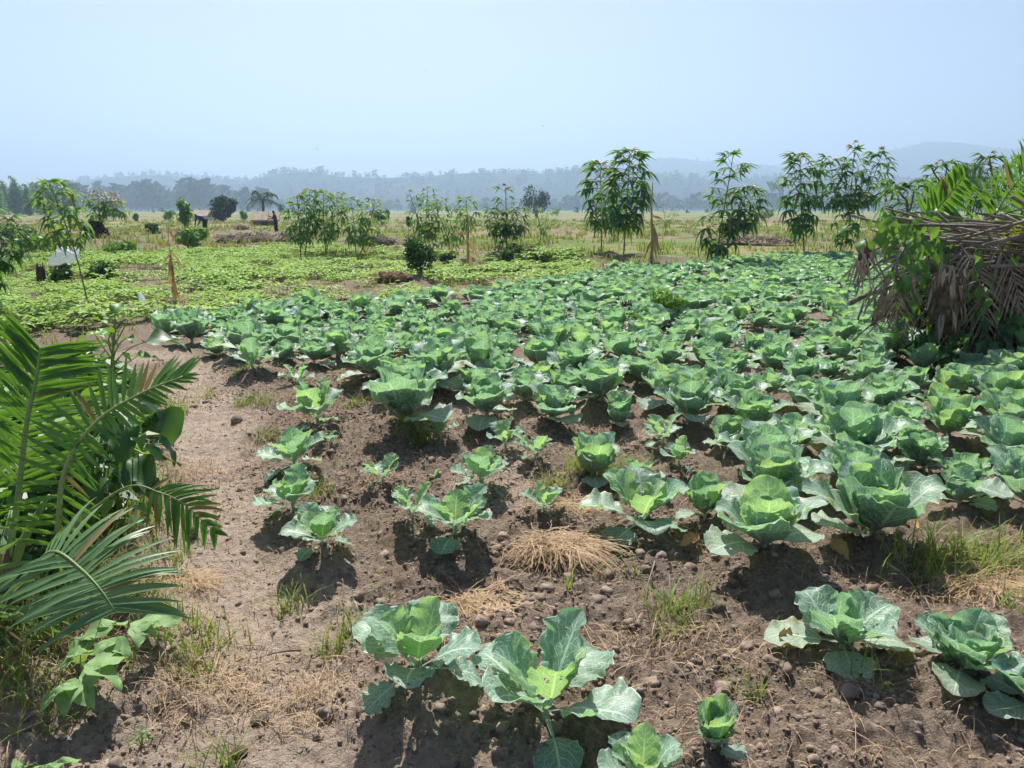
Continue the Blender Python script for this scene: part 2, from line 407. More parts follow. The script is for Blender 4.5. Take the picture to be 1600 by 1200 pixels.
def ghv(p): return float(gh(np.array([p[0]]), np.array([p[1]]))[0])
def G(px, py):
    p = P(px, py); p.z = ghv(p); return p
az = np.concatenate([np.arange(-52, 52, .2), np.arange(52, 308, 2.0)]) * math.pi / 180
rad = [0.02]
while rad[-1] < 4500: rad.append(rad[-1] * (1.5 if rad[-1] < .9 else 1.0055 if rad[-1] < 8 else 1.009 if rad[-1] < 12 else 1.02 if rad[-1] < 70 else 1.06))
rad = np.array(rad)
RR, AA = np.meshgrid(rad, az, indexing='ij')
X = RR * np.sin(AA); Y = RR * np.cos(AA)
Z = gh(X.ravel(), Y.ravel()).reshape(X.shape)
V = np.stack([X, Y, Z], -1).reshape(-1, 3)
nr, na = X.shape
i, j = np.meshgrid(np.arange(nr - 1), np.arange(na), indexing='ij')
F = np.stack([i * na + j, i * na + (j + 1) % na, (i + 1) * na + (j + 1) % na, (i + 1) * na + j], -1).reshape(-1, 4)[:, ::-1]
x, y = V[:, 0], V[:, 1]; r = np.hypot(x, y)
n1 = fbm(x * 1.3, y * 1.3, 4)
dry = (1 - sstep(.10, .55, path_dist(x, y) + (n1 - .5) * .8)) * (1 - sstep(12, 20, r))
dry = np.maximum(dry, .75 * sstep(.56, .70, fbm(x * .9 + 5, y * .9, 3)) * (1 - sstep(9, 14, r)))
veg = sstep(23, 28, y + (fbm(x * .3, y * .3, 3) - .5) * 8)
veg = np.where(y > 0, veg, sstep(14, 20, r))
band = fbm(x * .05 + 3, y * .22, 4)
brown = sstep(.52, .60, band) * veg * (1 - sstep(200, 400, r))
for a, b, rx, ry, h in BUMPS:
    if b > 20: brown = np.maximum(brown, .95 * np.exp(-((x - a) / rx / 1.1) ** 2 - ((y - b) / ry / 1.1) ** 2))
grn = sstep(.34, .56, fbm(x * .07 - 7, y * .12 + 4, 4))
t = NT('field_earth'); c = t.coord()
na_ = t.noise(2.3, 5, .6, c); nb = t.noise(28, 5, .65, c); nc = t.noise(110, 4, .7, c)
loam = t.mix(t.ramp(nb, .3, .7), (.13, .098, .075), (.31, .243, .193))
loam = t.mix(t.ramp(na_, .35, .7), loam, t.mix(.5, loam, (.26, .19, .14)))
tan = t.mix(t.ramp(nb, .25, .75), (.31, .24, .19), (.50, .40, .325))
soil = t.mix(t.attr('dry'), loam, tan)
soil = t.mix(t.math('MULTIPLY', t.ramp(nc, .58, .75), .35), soil, (.42, .33, .22))
fg = t.noise(1.2, 6, .7, c); fg2 = t.noise(.13, 5, .6, c)
gcol = t.mix(t.ramp(fg, .3, .7), (.09, .14, .035), (.17, .22, .065))
ycol = t.mix(t.ramp(fg, .3, .7), (.20, .185, .08), (.29, .26, .13))
fcol = t.mix(t.attr('grn'), ycol, gcol)
fcol = t.mix(t.math('MULTIPLY', t.ramp(fg2, .5, .7), .5), fcol, (.30, .23, .13))
bcol = t.mix(t.ramp(fg, .35, .65), (.10, .075, .055), (.28, .21, .15))
fcol = t.mix(t.attr('brown'), fcol, bcol)
t.put(t.bsdf.inputs['Base Color'], t.mix(t.attr('veg'), soil, fcol))
t.bsdf.inputs['Roughness'].default_value = .95; t.bsdf.inputs['Specular IOR Level'].default_value = .12
h = t.math('ADD', t.math('MULTIPLY', nb, .8), t.math('MULTIPLY', nc, .5))
t.put(t.bsdf.inputs['Normal'], t.bump(h, 1.0, .035))
M['ground'] = t.m
setp(link('ground', mesh('ground', V, F, M['ground'], attrs=dict(dry=dry, veg=veg, brown=brown, grn=grn))), kind='structure')

# ------------------------------------------------------------------ hills and the woods on them
t = NT('hill_cover'); c = t.coord()
n1 = t.noise(.006, 6, .6, c); n2 = t.noise(.03, 5, .7, c)
col = t.mix(t.ramp(n2, .35, .65), (.014, .036, .022), (.035, .068, .036)); col = t.mix(t.ramp(n1, .52, .66), col, (.08, .10, .055))
t.put(t.bsdf.inputs['Base Color'], col); t.bsdf.inputs['Roughness'].default_value = 1; t.bsdf.inputs['Specular IOR Level'].default_value = 0
M['hill'] = t.m
def icos(sub):
    import bmesh
    bm = bmesh.new(); bmesh.ops.create_icosphere(bm, subdivisions=sub, radius=1)
    V = np.array([list(v.co) for v in bm.verts]); F = np.array([[v.index for v in f.verts] for f in bm.faces]); bm.free()
    return V, F
ICO1 = icos(1); ICO2 = icos(2)
def crown_cards(n, lumps, size, rg):
    """leaf clumps: small bent faces through the volume of several lumps -> V,F(quads)"""
    L = np.array(lumps, float); w = L[:, 3] ** 2; w = w / w.sum()
    k = rg.choice(len(L), n, p=w); d = rg.normal(size=(n, 3)); d /= np.linalg.norm(d, axis=1)[:, None]
    rr = rg.random(n) ** .45
    asp = L[k, 4] if L.shape[1] > 4 else np.ones(n)
    c = L[k, :3] + d * (L[k, 3] * rr)[:, None] * np.stack([np.ones(n), np.ones(n), asp], 1)
    a = d + rg.normal(size=(n, 3)) * .8; a /= np.linalg.norm(a, axis=1)[:, None]
    b = np.cross(a, rg.normal(size=(n, 3))); b /= np.linalg.norm(b, axis=1)[:, None]
    e = np.cross(a, b); s = (size * rg.uniform(.6, 1.4, n))[:, None]
    V = np.stack([c - b * s, c - e * s * .45 + a * s * .15, c + b * s, c + e * s * .45 + a * s * .15], 1).reshape(-1, 3)
    F = np.arange(4 * n).reshape(-1, 4)
    return V, F
rg = np.random.default_rng(5)
_v, _f = crown_cards(30, [(0, 0, .62, .36, 1.1), (.22, .1, .5, .24, 1), (-.2, -.12, .45, .25, 1), (.05, .15, .85, .2, 1)], .20, rg)
_q = np.array([[0, 0, 0], [.04, 0, 0], [.03, .02, .5], [0, .02, .5]]); FARTREE = (np.concatenate([_v, _q]), np.concatenate([_f, [[len(_v), len(_v) + 1, len(_v) + 2, len(_v) + 3]]]))
def hill(name, prof, D, depth, seed, woods, tree_h, rough=10):
    prof = np.array(prof, float)
    px = np.linspace(-480, 2080, 200); py = np.interp(px, prof[:, 0], prof[:, 1])
    xs = (px - 800) / FPX * D; top = (HORIZON - py) / FPX * D + CAM_H
    ys = np.linspace(-1, 1, 26)
    gx, gy = np.meshgrid(xs, ys, indexing='ij'); gt = np.broadcast_to(top[:, None], gx.shape)
    wy = gy * depth + D
    b = np.cos(gy * math.pi / 2) ** 1.3
    nz = (fbm(gx / 260 + seed, wy / 260, 4) - .5)
    z = gt * b * (1 + .35 * nz * (1 - b)) + rough * nz * b * np.clip(gt / 60, 0, 1) - 1.5
    V = np.stack([gx * (wy / D), wy, z], -1).reshape(-1, 3); n, m = gx.shape
    i, j = np.meshgrid(np.arange(n - 1), np.arange(m - 1), indexing='ij')
    F = np.stack([i * m + j, (i + 1) * m + j, (i + 1) * m + j + 1, i * m + j + 1], -1).reshape(-1, 4)
    setp(link('hill', mesh('hill', V, F, M['hill'])), kind='structure')
    rg = np.random.default_rng(seed)
    # trees stand on the hill surface
    k = rg.integers(0, n - 1, woods); q = np.minimum((rg.beta(2.2, 2.2, woods) * (m * .62)), m - 2)
    crest = rg.random(woods) < .35; q = np.where(crest, m / 2 + rg.normal(0, .8, woods), q).clip(1, m - 2)
    q0 = q.astype(int); f = (q - q0)[:, None]; G_ = V.reshape(n, m, 3); fx = rg.random(woods)[:, None]
    pos = (G_[k, q0] * (1 - f) + G_[k, q0 + 1] * f) * (1 - fx) + (G_[k + 1, q0] * (1 - f) + G_[k + 1, q0 + 1] * f) * fx
    keep = fbm(pos[:, 0] / 150 + seed, pos[:, 1] / 150, 3) > .42
    keep |= rg.random(woods) < .2
    pos = pos[keep]; nn = len(pos); h = tree_h * rg.uniform(.5, 1.25, nn) * (1 + .5 * (rg.random(nn) < .08))
    Mx = rotz(rg.uniform(0, 6.28, nn), h); Mx[:, :, :2] *= rg.uniform(.7, 1.3, nn)[:, None, None]
    pos[:, 2] -= h * .08
    return instance_batch(*FARTREE, Mx, pos)
def woods(name, label, parts):
    V = []; F = []; n = 0
    for v, f in parts: V.append(v); F.append(f + n); n += len(v)
    o = link(name, mesh(name, np.concatenate(V), np.concatenate(F), M['tree_far'], smooth=False))
    setp(o, label, 'woodland', kind='stuff')
w1 = hill('hill', [(-900, 250), (0, 300), (120, 287), (190, 278), (265, 274), (330, 281), (400, 286), (480, 300), (600, 312), (2500, 326)], 2300, 700, 11, 2000, 12)
w2 = hill('hill', [(-900, 310), (300, 300), (400, 284), (440, 273), (490, 270), (545, 277), (610, 281), (680, 277), (750, 272), (800, 273), (850, 274), (900, 268), (960, 272), (1100, 284), (1300, 278), (1420, 286), (1600, 280), (2500, 270)], 2000, 600, 23, 2500, 12)
w3 = hill('hill', [(-900, 322), (600, 318), (760, 290), (900, 266), (1000, 254), (1040, 251), (1090, 256), (1150, 259), (1210, 264), (1290, 256), (1390, 236), (1425, 228), (1470, 229), (1510, 234), (1550, 240), (1600, 232), (1700, 220), (2500, 250)], 3600, 900, 37, 1600, 13)
woods('hill_woodland', 'hazy blue trees covering the far hills', [w1, w2, w3])
def flat_wood(seed, n, x0, x1, y0, y1, hh):
    rg = np.random.default_rng(seed)
    px = rg.uniform(x0, x1, n); D = rg.uniform(y0, y1, n)
    pos = np.stack([(px - 800) / FPX * D, D, np.full(n, -.3)], 1); h = hh * rg.uniform(.4, 1.2, n) * (.55 + .9 * vnoise(px / 35 + seed, D * 0 + 2))
    return instance_batch(*FARTREE, rotz(rg.uniform(0, 6.28, n), h), pos)
woods('valley_woodland', 'hazy belt of trees on the valley floor below the hills',
      [flat_wood(3, 260, 150, 430, 800, 1300, 27), flat_wood(4, 260, 430, 900, 1000, 1500, 13), flat_wood(6, 330, 860, 1450, 900, 1500, 22), flat_wood(8, 260, -700, 150, 500, 1100, 22), flat_wood(9, 200, 1400, 2300, 700, 1300, 20),
       flat_wood(10, 90, -200, 1800, 330, 600, 3.0)])
# the air
bm_v = np.array([[sx, sy, sz] for sz in (-9.0, 345.0) for sy in (-4800, 4800) for sx in (-4900, 4900)], float)
bm_f = [(0, 2, 3, 1), (4, 5, 7, 6), (0, 1, 5, 4), (2, 6, 7, 3), (0, 4, 6, 2), (1, 3, 7, 5)]
t = NT('air_haze'); t.n.remove(t.bsdf)
pv = t.new('ShaderNodeVolumePrincipled'); pv.inputs['Color'].default_value = (.52, .725, 1, 1); pv.inputs['Density'].default_value = 5.6e-4; pv.inputs['Anisotropy'].default_value = .35
t.l.new(pv.outputs[0], t.out.inputs['Volume'])
M['haze'] = t.m
hz = link('haze', mesh('haze', bm_v, bm_f, M['haze'], smooth=False)); setp(hz, 'thin pale blue haze over the whole valley', 'haze', kind='stuff')

# ------------------------------------------------------------------ cabbages
def leaf_mesh(name, L, W, th0, curl, flare, cup, ruf, pet, seed, mat, nu=20, nv=28, twist=0, holes=0):
    rg = np.random.default_rng(seed)
    v = np.linspace(0, 1, nv + 1) ** .92; u = np.linspace(-1, 1, nu + 1)
    s = np.clip((v - pet) / (1 - pet), 0, 1)
    w = W * (np.sin(np.pi * s ** 1.0).clip(0) ** .55) + .010 * (1 - v) * (L / .3)
    th = R(th0) + R(curl) * v + R(flare) * np.clip((v - .55) / .45, 0, 1) ** 2
    dv = np.diff(v, prepend=0)
    cyy = np.cumsum(np.cos(th) * dv) * L; czz = np.cumsum(np.sin(th) * dv) * L
    Uu, Vv = np.meshgrid(u, v, indexing='xy'); S_ = np.broadcast_to(s[:, None], Uu.shape)
    Wd = np.broadcast_to(w[:, None], Uu.shape); T = np.broadcast_to(th[:, None], Uu.shape)
    p1, p2, p3 = rg.uniform(0, 6.28, 3); k1 = rg.uniform(2.5, 4); k2 = rg.uniform(5, 8)
    sg = np.sign(Uu); au = np.abs(Uu)
    env = np.sin(np.pi * S_.clip(0, 1)) ** .4
    marg = 1 + env * au ** 3 * (.02 * np.sin(2 * np.pi * k2 * S_ + p2 * sg) + .015 * rg.normal(size=Uu.shape) * (au > .99))
    lat = Uu * Wd * marg
    ang = cup * au                          # cross section bends round an arc
    rad = np.where(ang > 1e-4, np.sin(np.minimum(ang, 2.6)) / np.maximum(ang, 1e-4), 1)
    hN = Wd * au * np.where(ang > 1e-4, (1 - np.cos(ang)) / np.maximum(ang, 1e-4), 0)
    lat = lat * rad
    hN = hN + env * ruf * (au ** 2.2) * (np.sin(2 * np.pi * k1 * S_ + p1 + 1.7 * sg) + .6 * np.sin(2 * np.pi * k2 * S_ + p3 - 2.3 * sg) * au)
    hN = hN + env * .05 * W * np.sin(Uu * 3 + p2) * np.sin(S_ * 5 + p1)
    # puckered between the side veins
    hN = hN - .028 * W * np.abs(np.sin(np.pi * (Vv * 8 - 3.1 * au ** .85))) * env * (au > .03)
    lat = lat + twist * W * S_ ** 2
    V = np.stack([lat, cyy[:, None] - np.sin(T) * hN, czz[:, None] + np.cos(T) * hN], -1).reshape(-1, 3)
    i, j = np.meshgrid(np.arange(nv), np.arange(nu), indexing='ij'); m = nu + 1
    F = np.stack([i * m + j, i * m + j + 1, (i + 1) * m + j + 1, (i + 1) * m + j], -1).reshape(-1, 4)
    if holes:                               # bitten by insects
        fu = np.abs((F % m).mean(1) / nu * 2 - 1); fs = (F // m).mean(1) / nv
        ok = np.where((fu > .15) & (fs > pet + .2) & (fs < .95))[0]
        bite = set()
        for q in rg.choice(ok, holes, replace=False):
            bite.add(int(q))
            if rg.random() < .4: bite.add(int(q) + 1)
            if rg.random() < .4 and q + nu < len(F): bite.add(int(q) + nu)
        F = F[[k for k in range(len(F)) if k not in bite]]
    uv = np.stack([Uu * .5 + .5, Vv], -1).reshape(-1, 2)
    return mesh(name, V, F, M[mat], uv)
def family(n, base, mat, jit=1.0, seed=0, lo=False):
    out = []
    rg = np.random.default_rng(seed)
    for i in range(n):
        b = dict(base)
        for k, a in (('L', .1), ('W', .12)): b[k] *= 1 + rg.uniform(-a, a)
        b['th0'] += rg.uniform(-8, 8); b['curl'] += rg.uniform(-14, 14) * jit; b['flare'] += rg.uniform(-18, 18) * jit
        b['cup'] *= rg.uniform(.75, 1.25); b['ruf'] *= rg.uniform(.7, 1.4)
        out.append(leaf_mesh('cabbage_leaf', seed=seed * 50 + i, mat=mat, twist=rg.uniform(-.25, .25), holes=int(rg.integers(2, 9)) if (not lo and rg.random() < .45) else 0, **({'nu': 6, 'nv': 6} if lo else {}), **b))
    return out
B_HEART = dict(L=.22, W=.115, th0=48, curl=62, flare=10, cup=1.25, ruf=.006, pet=.03)
B_MID = dict(L=.31, W=.145, th0=52, curl=34, flare=-42, cup=.85, ruf=.014, pet=.06)
B_OUT = dict(L=.35, W=.155, th0=40, curl=10, flare=-60, cup=.55, ruf=.014, pet=.14)
B_LOW = dict(L=.33, W=.135, th0=14, curl=-14, flare=-30, cup=.3, ruf=.010, pet=.24)
B_YUP = dict(L=.36, W=.14, th0=62, curl=-4, flare=-34, cup=.7, ruf=.012, pet=.22)
B_YOUT = dict(L=.37, W=.145, th0=42, curl=-10, flare=-46, cup=.45, ruf=.012, pet=.27)
B_YLOW = dict(L=.30, W=.10, th0=0, curl=-22, flare=-20, cup=.3, ruf=.012, pet=.40)
B_BALL = dict(L=.20, W=.12, th0=22, curl=105, flare=0, cup=1.5, ruf=.003, pet=.02)
FAM = dict(heart=family(6, B_HEART, 'cab_heart', seed=1), mid=family(8, B_MID, 'cab', seed=2), midh=family(5, B_MID, 'cab_heart', seed=12), out=family(8, B_OUT, 'cab', seed=3),
           low=family(6, B_LOW, 'cab_pale', seed=4), yup=family(6, B_YUP, 'cab_heart', seed=5), yupb=family(5, B_YUP, 'cab', seed=15), yout=family(7, B_YOUT, 'cab', seed=6), ylow=family(5, B_YLOW, 'cab', seed=7), ball=family(4, B_BALL, 'cab', seed=8))
_sv, _sf = tube([(0, 0, -.06), (.004, 0, .02), (0, .003, .09)], [.020, .017, .013], 8)
STEM = mesh('cabbage_stem', _sv, _sf, M['stem'])
RECIPE = {  # family, number, tilt spread, scale, base height
 'm': [('ball', 3, 8, .95, .05), ('heart', 3, 10, 1.0, .055), ('midh', 2, 8, .98, .05), ('mid', 5, 9, 1.0, .05), ('out', 4, 10, 1.0, .04), ('low', 2, 8, 1.0, .03)],
 'h': [('ball', 5, 10, 1.05, .05), ('mid', 4, 9, .85, .05), ('low', 3, 10, .95, .03)],
 'u': [('heart', 2, 8, .9, .05), ('midh', 3, 8, 1.1, .05), ('mid', 4, 8, 1.1, .05), ('out', 2, 8, .95, .04), ('low', 1, 8, .9, .03)],
 'f': [('ball', 4, 10, .95, .05), ('mid', 3, 10, .85, .05), ('out', 4, 10, 1.0, .04), ('low', 4, 8, 1.05, .04)],
 'Y': [('yup', 3, 10, .85, .08), ('yupb', 2, 10, .95, .075), ('yout', 4, 10, 1.0, .065), ('ylow', 2, 12, .95, .05)],
 'y': [('yup', 2, 12, .9, .08), ('yupb', 1, 10, .9, .075), ('yout', 3, 10, .95, .065), ('ylow', 1, 14, .8, .05)],
}
crg = random.Random(99)
def cabbage(x, y, dia, kind, label, group):
    z = ghv((x, y))
    t = empty('cabbage_plant', (x, y, z - .005), crg.uniform(0, 6.28), label, 'cabbage', group)
    sc = dia / (.66 if kind in 'muf' else .54 if kind == 'h' else .60)
    t.scale = (sc, sc, sc * crg.uniform(.92, 1.12)); t.rotation_euler[0] = crg.uniform(-.08, .08); t.rotation_euler[1] = crg.uniform(-.08, .08)
    ph = 0
    for fam, n, tilt, s, bh in RECIPE[kind]:
        if dia < .16: n = max(1, n - 1)
        ph += crg.uniform(.3, 1)
        for k in range(n):
            a = ph + 2 * math.pi * (k + crg.uniform(-.18, .18)) / n
            me = crg.choice(FAM[fam]); q = s * crg.uniform(.88, 1.1)
            r0 = .012 if fam in ('ball', 'heart') else .018
            Mx = Matrix.Translation((-math.sin(a) * r0, math.cos(a) * r0, bh)) @ Matrix.Rotation(a, 4, 'Z') @ Matrix.Rotation(R(crg.uniform(-tilt, tilt)), 4, 'X') @ Matrix.Rotation(R(crg.uniform(-7, 7)), 4, 'Y') @ Matrix.Scale(q, 4)
            link('leaf', me, t, Mx)
    link('stem', STEM, t)
    return t
for x, y, d, k, lab in CAB:
    px, py = to_px(x, y)
    zone = ('crowded cabbage on the right between the brush heap and the grassy patch', 'cabbages before the brush heap') if px > 1330 and py > 575 else \
           ('crowded cabbage at the left end of the dense field below the bean crop', 'cabbages at the left end of the field') if px < 660 else \
           ('crowded cabbage in the front rows of the dense field, centre to right', 'cabbages in the front rows') if py > 575 else \
           ('crowded cabbage in the middle rows of the dense field around the stump', 'cabbages in the middle rows')
    cabbage(x, y, d, k, lab or zone[0], None if lab else zone[1])
# the far end of the field
LO = [family(3, b, m, seed=s, lo=True) for b, m, s in ((B_HEART, 'cab_heart', 31), (B_MID, 'cab', 32), (B_MID, 'cab_heart', 35), (B_OUT, 'cab', 33), (B_LOW, 'cab_pale', 34))]
def me_np(me):
    v = np.empty(len(me.vertices) * 3); me.vertices.foreach_get('co', v); f = np.empty(len(me.loops), dtype=np.int32); me.loops.foreach_get('vertex_index', f)
    uv = np.empty(len(me.loops) * 2); me.uv_layers[0].data.foreach_get('uv', uv)
    v = v.reshape(-1, 3); uvv = np.zeros((len(v), 2)); uvv[f] = uv.reshape(-1, 2)
    return v, f.reshape(-1, 4), uvv
if FAR_CAB:
    V = []; F = []; UV = []; MI = []; n = 0
    fz = gh(np.array([c[0] for c in FAR_CAB]), np.array([c[1] for c in FAR_CAB]))
    LON = [[me_np(m) for m in fam] for fam in LO]
    for (x, y, d), z in zip(FAR_CAB, fz):
        for fi, cnt in ((0, 3), (1, 4), (2, 2), (3, 4)):
            for k in range(cnt):
                v, f, uv = crg.choice(LON[fi]); a = crg.uniform(0, .8) + 6.283 * k / cnt + fi
                Mx = np.array((Matrix.Rotation(a, 3, 'Z') @ Matrix.Rotation(R(crg.uniform(-10, 10)), 3, 'X')) * (d / .6))
                V.append(v @ Mx.T + [x, y, z + .03]); F.append(f + n); UV.append(uv); MI += [1 if fi in (0, 2) else 0] * len(f); n += len(v)
    me = mesh('far_cabbages', np.concatenate(V), np.concatenate(F), [M['cab'], M['cab_heart']], np.concatenate(UV))
    me.polygons.foreach_set('material_index', np.array(MI, dtype=np.int32))
    setp(link('far_cabbage_rows', me), 'far rows of cabbages merging into one blue-green mass below the cassava', 'cabbages', kind='stuff')
# fallen dead leaves
DEADL = [leaf_mesh('dead_cabbage_leaf', .13, .05, 8, 20, 40, .9, .012, .1, 700 + i, 'dead', 8, 8) for i in range(3)]
for i, (px, py, lab) in enumerate([(1062, 862, 'crumpled tan dead leaf on the soil left of the large drooping cabbage'), (1326, 876, 'round brown dead leaf in front of the large cabbage'), (1262, 1034, 'small curled brown dead leaf under the flat spreading cabbage'), (1440, 818, 'pale dried leaf on shaded soil beside the tight headed cabbage')]):
    p = G(px, py); o = link('dead_leaf', DEADL[i % 3]); o.location = p + Vector((0, 0, .012)); o.rotation_euler = (crg.uniform(-.2, .3), crg.uniform(-.3, .3), crg.uniform(0, 6)); o.scale = (1, 1, 1)
    setp(o, lab, 'leaf')

# ------------------------------------------------------------------ palms
def leaflet_np(p, d, nrm, l, w, droop, fold=.35, seg=6, ragged=0):
    d = np.array(d, float); d /= np.linalg.norm(d); nrm = np.array(nrm, float)
    V = []
    for k in range(seg + 1):
        q = k / seg
        c = np.array(p) + d * l * q + np.array([0, 0, -droop * l * q * q])
        tg = d + np.array([0, 0, -2 * droop * q]); tg /= np.linalg.norm(tg)
        b = np.cross(tg, nrm); b /= (np.linalg.norm(b) + 1e-9); nn = np.cross(b, tg)
        ww = w * (.45 + .55 * min(1, q / .25)) * (1 - max(0, (q - .35) / .65) ** 1.6) + .0012
        V += [c - b * ww + nn * fold * ww, c, c + b * ww + nn * fold * ww]
    F = []
    for k in range(seg):
        for j in range(2): F.append((k * 3 + j, k * 3 + j + 1, k * 3 + 3 + j + 1, k * 3 + 3 + j))
    return np.array(V), np.array(F)
def frond(parent, pts, normal, n, length, width, mat, sweep, s0=.15, lift=0.0, droop=.15, r0=.012, rg=None, lenprof=None, rach=None, rside=1.0):
    rg = rg or random.Random(1)
    o0 = Vector(parent.location); c = spline(pts, 40); c = [p - o0 for p in c]
    V, F = tube(c, [r0 * (1 - .75 * i / 39) for i in range(40)], 6)
    fr = link('frond', mesh('frond', V, F, rach or M['rachis']), parent)
    N0 = Vector(normal).normalized()
    for side in (1, -1):
        for k in range(n):
            s = s0 + (1 - s0) * (k + rg.uniform(-.2, .2)) / (n - 1); s = min(max(s, 0), 1)
            i = min(int(s * 39), 38); p = c[i].lerp(c[i + 1], s * 39 - i); T = (c[i + 1] - c[i]).normalized()
            N = (N0 - T * N0.dot(T)).normalized(); B = T.cross(N)
            sw = R(sweep(s, side) + rg.gauss(0, 7))
            d = B * side * math.cos(sw) + T * math.sin(sw) + N * (lift + rg.uniform(-.08, .08))
            q = (s - s0) / (1 - s0)
            lp = lenprof(q) * (1 if side < 0 else rside) if lenprof else (.55 + .45 * math.sin(math.pi * min(1, q * 1.1 + .12))) * (1 - .45 * max(0, q - .7) / .3)
            v, f = leaflet_np(p, d, N, length * lp * rg.uniform(.78, 1.08), width * rg.uniform(.85, 1.1), droop * rg.uniform(.6, 1.5), .3)
            link('leaflet', mesh('leaflet', v, f, mat), fr)
    return fr
prg = random.Random(4)
base = G(10, 1030)
palm = empty('oil_palm', base, 0, 'young green oil palm with arching fronds at the left edge', 'palm')
CAMV = (-.05, -.9, .35)
frond(palm, [base + Vector((0, 0, .05)), U(22, 820, 2.75), U(42, 660, 2.85), U(57, 590, 2.9), U(63, 545, 2.92)], CAMV, 44, .34, .0078, M['palm'], lambda s, k: 38 if k < 0 else 22, .34, 0, .05, .014, prg, lambda q: 1 - .25 * q)
frond(palm, [base + Vector((.05, 0, .05)), U(82, 860, 2.6), U(100, 740, 2.62), U(150, 660, 2.68), U(220, 615, 2.74), U(286, 588, 2.8)], (-.15, -.75, .6), 32, .30, .0085, M['palm'], lambda s, k: (-30 + 85 * s ** 1.5) if k < 0 else (-66 + 125 * s), .22, -.05, .03, .012, prg, lambda q: 1.05 - .66 * q ** 1.3, rside=.6)
frond(palm, [base + Vector((.05, -.1, .05)), U(50, 960, 2.35), U(60, 885, 2.28), U(86, 862, 2.2), U(125, 888, 2.14), U(156, 920, 2.08), U(180, 955, 2.04)], (.1, -.6, .8), 30, .33, .0085, M['palm_dull'], lambda s, k: (-52 + 60 * (s - .4)) if k > 0 else (-40 + 130 * (s - .4)), .42, .05, .22, .009, prg, lambda q: .95 - .35 * q)
frond(palm, [base + Vector((.1, .1, .05)), U(110, 830, 2.9), U(195, 762, 2.92), U(250, 770, 2.92), U(290, 790, 2.92), U(336, 832, 2.92)], (0, -.6, .8), 17, .165, .008, M['palm'], lambda s, k: 15 + 30 * s, .55, .0, .28, .006, prg)
frond(palm, [base + Vector((-.05, .1, .05)), U(-20, 900, 2.9), U(-45, 760, 2.95), U(-60, 640, 3.0), U(-110, 560, 3.05)], (.2, -.9, .3), 26, .36, .0125, M['palm'], lambda s, k: 10, .2, 0, .12, .012, prg)
frond(palm, [base + Vector((0, .2, .05)), U(5, 900, 3.0), U(0, 790, 3.05), U(-25, 690, 3.1), U(-80, 630, 3.1)], (.1, -.9, .3), 24, .30, .011, M['palm_dull'], lambda s, k: 5 + 20 * s, .2, 0, .2, .010, prg)
frond(palm, [base + Vector((0, -.1, .05)), U(-10, 980, 2.5), U(-40, 900, 2.4), U(-110, 860, 2.3)], (.1, -.7, .7), 20, .30, .010, M['palm_dull'], lambda s, k: 15, .2, 0, .25, .010, prg)
v, f = tube([base - Vector(base) + Vector((0, 0, -.1)), Vector((0, 0, .1)), Vector((.02, 0, .24))], [.07, .075, .04], 9)
link('trunk', mesh('trunk', v, f, M['fibre']), palm)
for a, h in ((.4, .42), (1.7, .34), (3.0, .5), (4.4, .38), (5.5, .46)):     # old leaf bases
    v, f = tube([(0, 0, .02), (math.cos(a) * .1, math.sin(a) * .1, h * .6), (math.cos(a) * .2, math.sin(a) * .2, h)], [.022, .016, .008], 6)
    link('leaf_base', mesh('leaf_base', v, f, M['rachis']), palm)

# ------------------------------------------------------------------ broad leaves
def broad_leaf(name, L, W, droop, fold, seed, mat, heart=0.0, nu=8, nv=9, wave=.01):
    rg = np.random.default_rng(seed)
    v = np.linspace(0, 1, nv + 1); u = np.linspace(-1, 1, nu + 1); Uu, Vv = np.meshgrid(u, v)
    w = W * np.sin(np.pi * (v * .97 + .03) ** .62).clip(0) ** .9 * (1 - .25 * v) + .0008
    th = -np.cumsum(np.full(nv + 1, R(droop) / nv)) + R(droop) * .2
    y = np.concatenate([[0], np.cumsum(np.cos(th[1:]))]) * L / nv; z = np.concatenate([[0], np.cumsum(np.sin(th[1:]))]) * L / nv
    X = Uu * w[:, None]; Yy = y[:, None] - heart * L * (np.abs(Uu) ** 1.5) * (1 - Vv) ** 3
    Z = z[:, None] + fold * np.abs(X) + wave * np.sin(Vv * 9 + rg.uniform(0, 6)) * Uu * np.abs(Uu) - .06 * W * np.abs(np.sin(np.pi * (Vv * 6 - 2 * np.abs(Uu)))) * (np.abs(Uu) > .05)
    V = np.stack([X, np.broadcast_to(Yy, X.shape), Z], -1).reshape(-1, 3); m = nu + 1
    i, j = np.meshgrid(np.arange(nv), np.arange(nu), indexing='ij')
    F = np.stack([i * m + j, i * m + j + 1, (i + 1) * m + j + 1, (i + 1) * m + j], -1).reshape(-1, 4)
    return mesh(name, V, F, M[mat], np.stack([Uu * .5 + .5, Vv], -1).reshape(-1, 2))
BL_DARK = [broad_leaf('weed_leaf', .20, .075, 60 + 15 * i, .25, 60 + i, 'weed_dark', wave=.02) for i in range(4)]
BL_MID = [broad_leaf('weed_leaf', .13, .04, 50 + 15 * i, .3, 70 + i, 'weed', wave=.01) for i in range(3)]
BL_BEAN = [broad_leaf('bean_leaf', .115, .045, 25 + 15 * i, .12, 80 + i, 'bean_near', .12, wave=.008) for i in range(4)]
BL_VINE = [broad_leaf('vine_leaf', .115, .046, 30 + 20 * i, .18, 90 + i, 'weed', .3, 6, 6) for i in range(3)]
BL_VINED = [broad_leaf('vine_leaf', .125, .05, 30 + 20 * i, .18, 95 + i, 'weed_dark', .3, 6, 6) for i in range(3)]
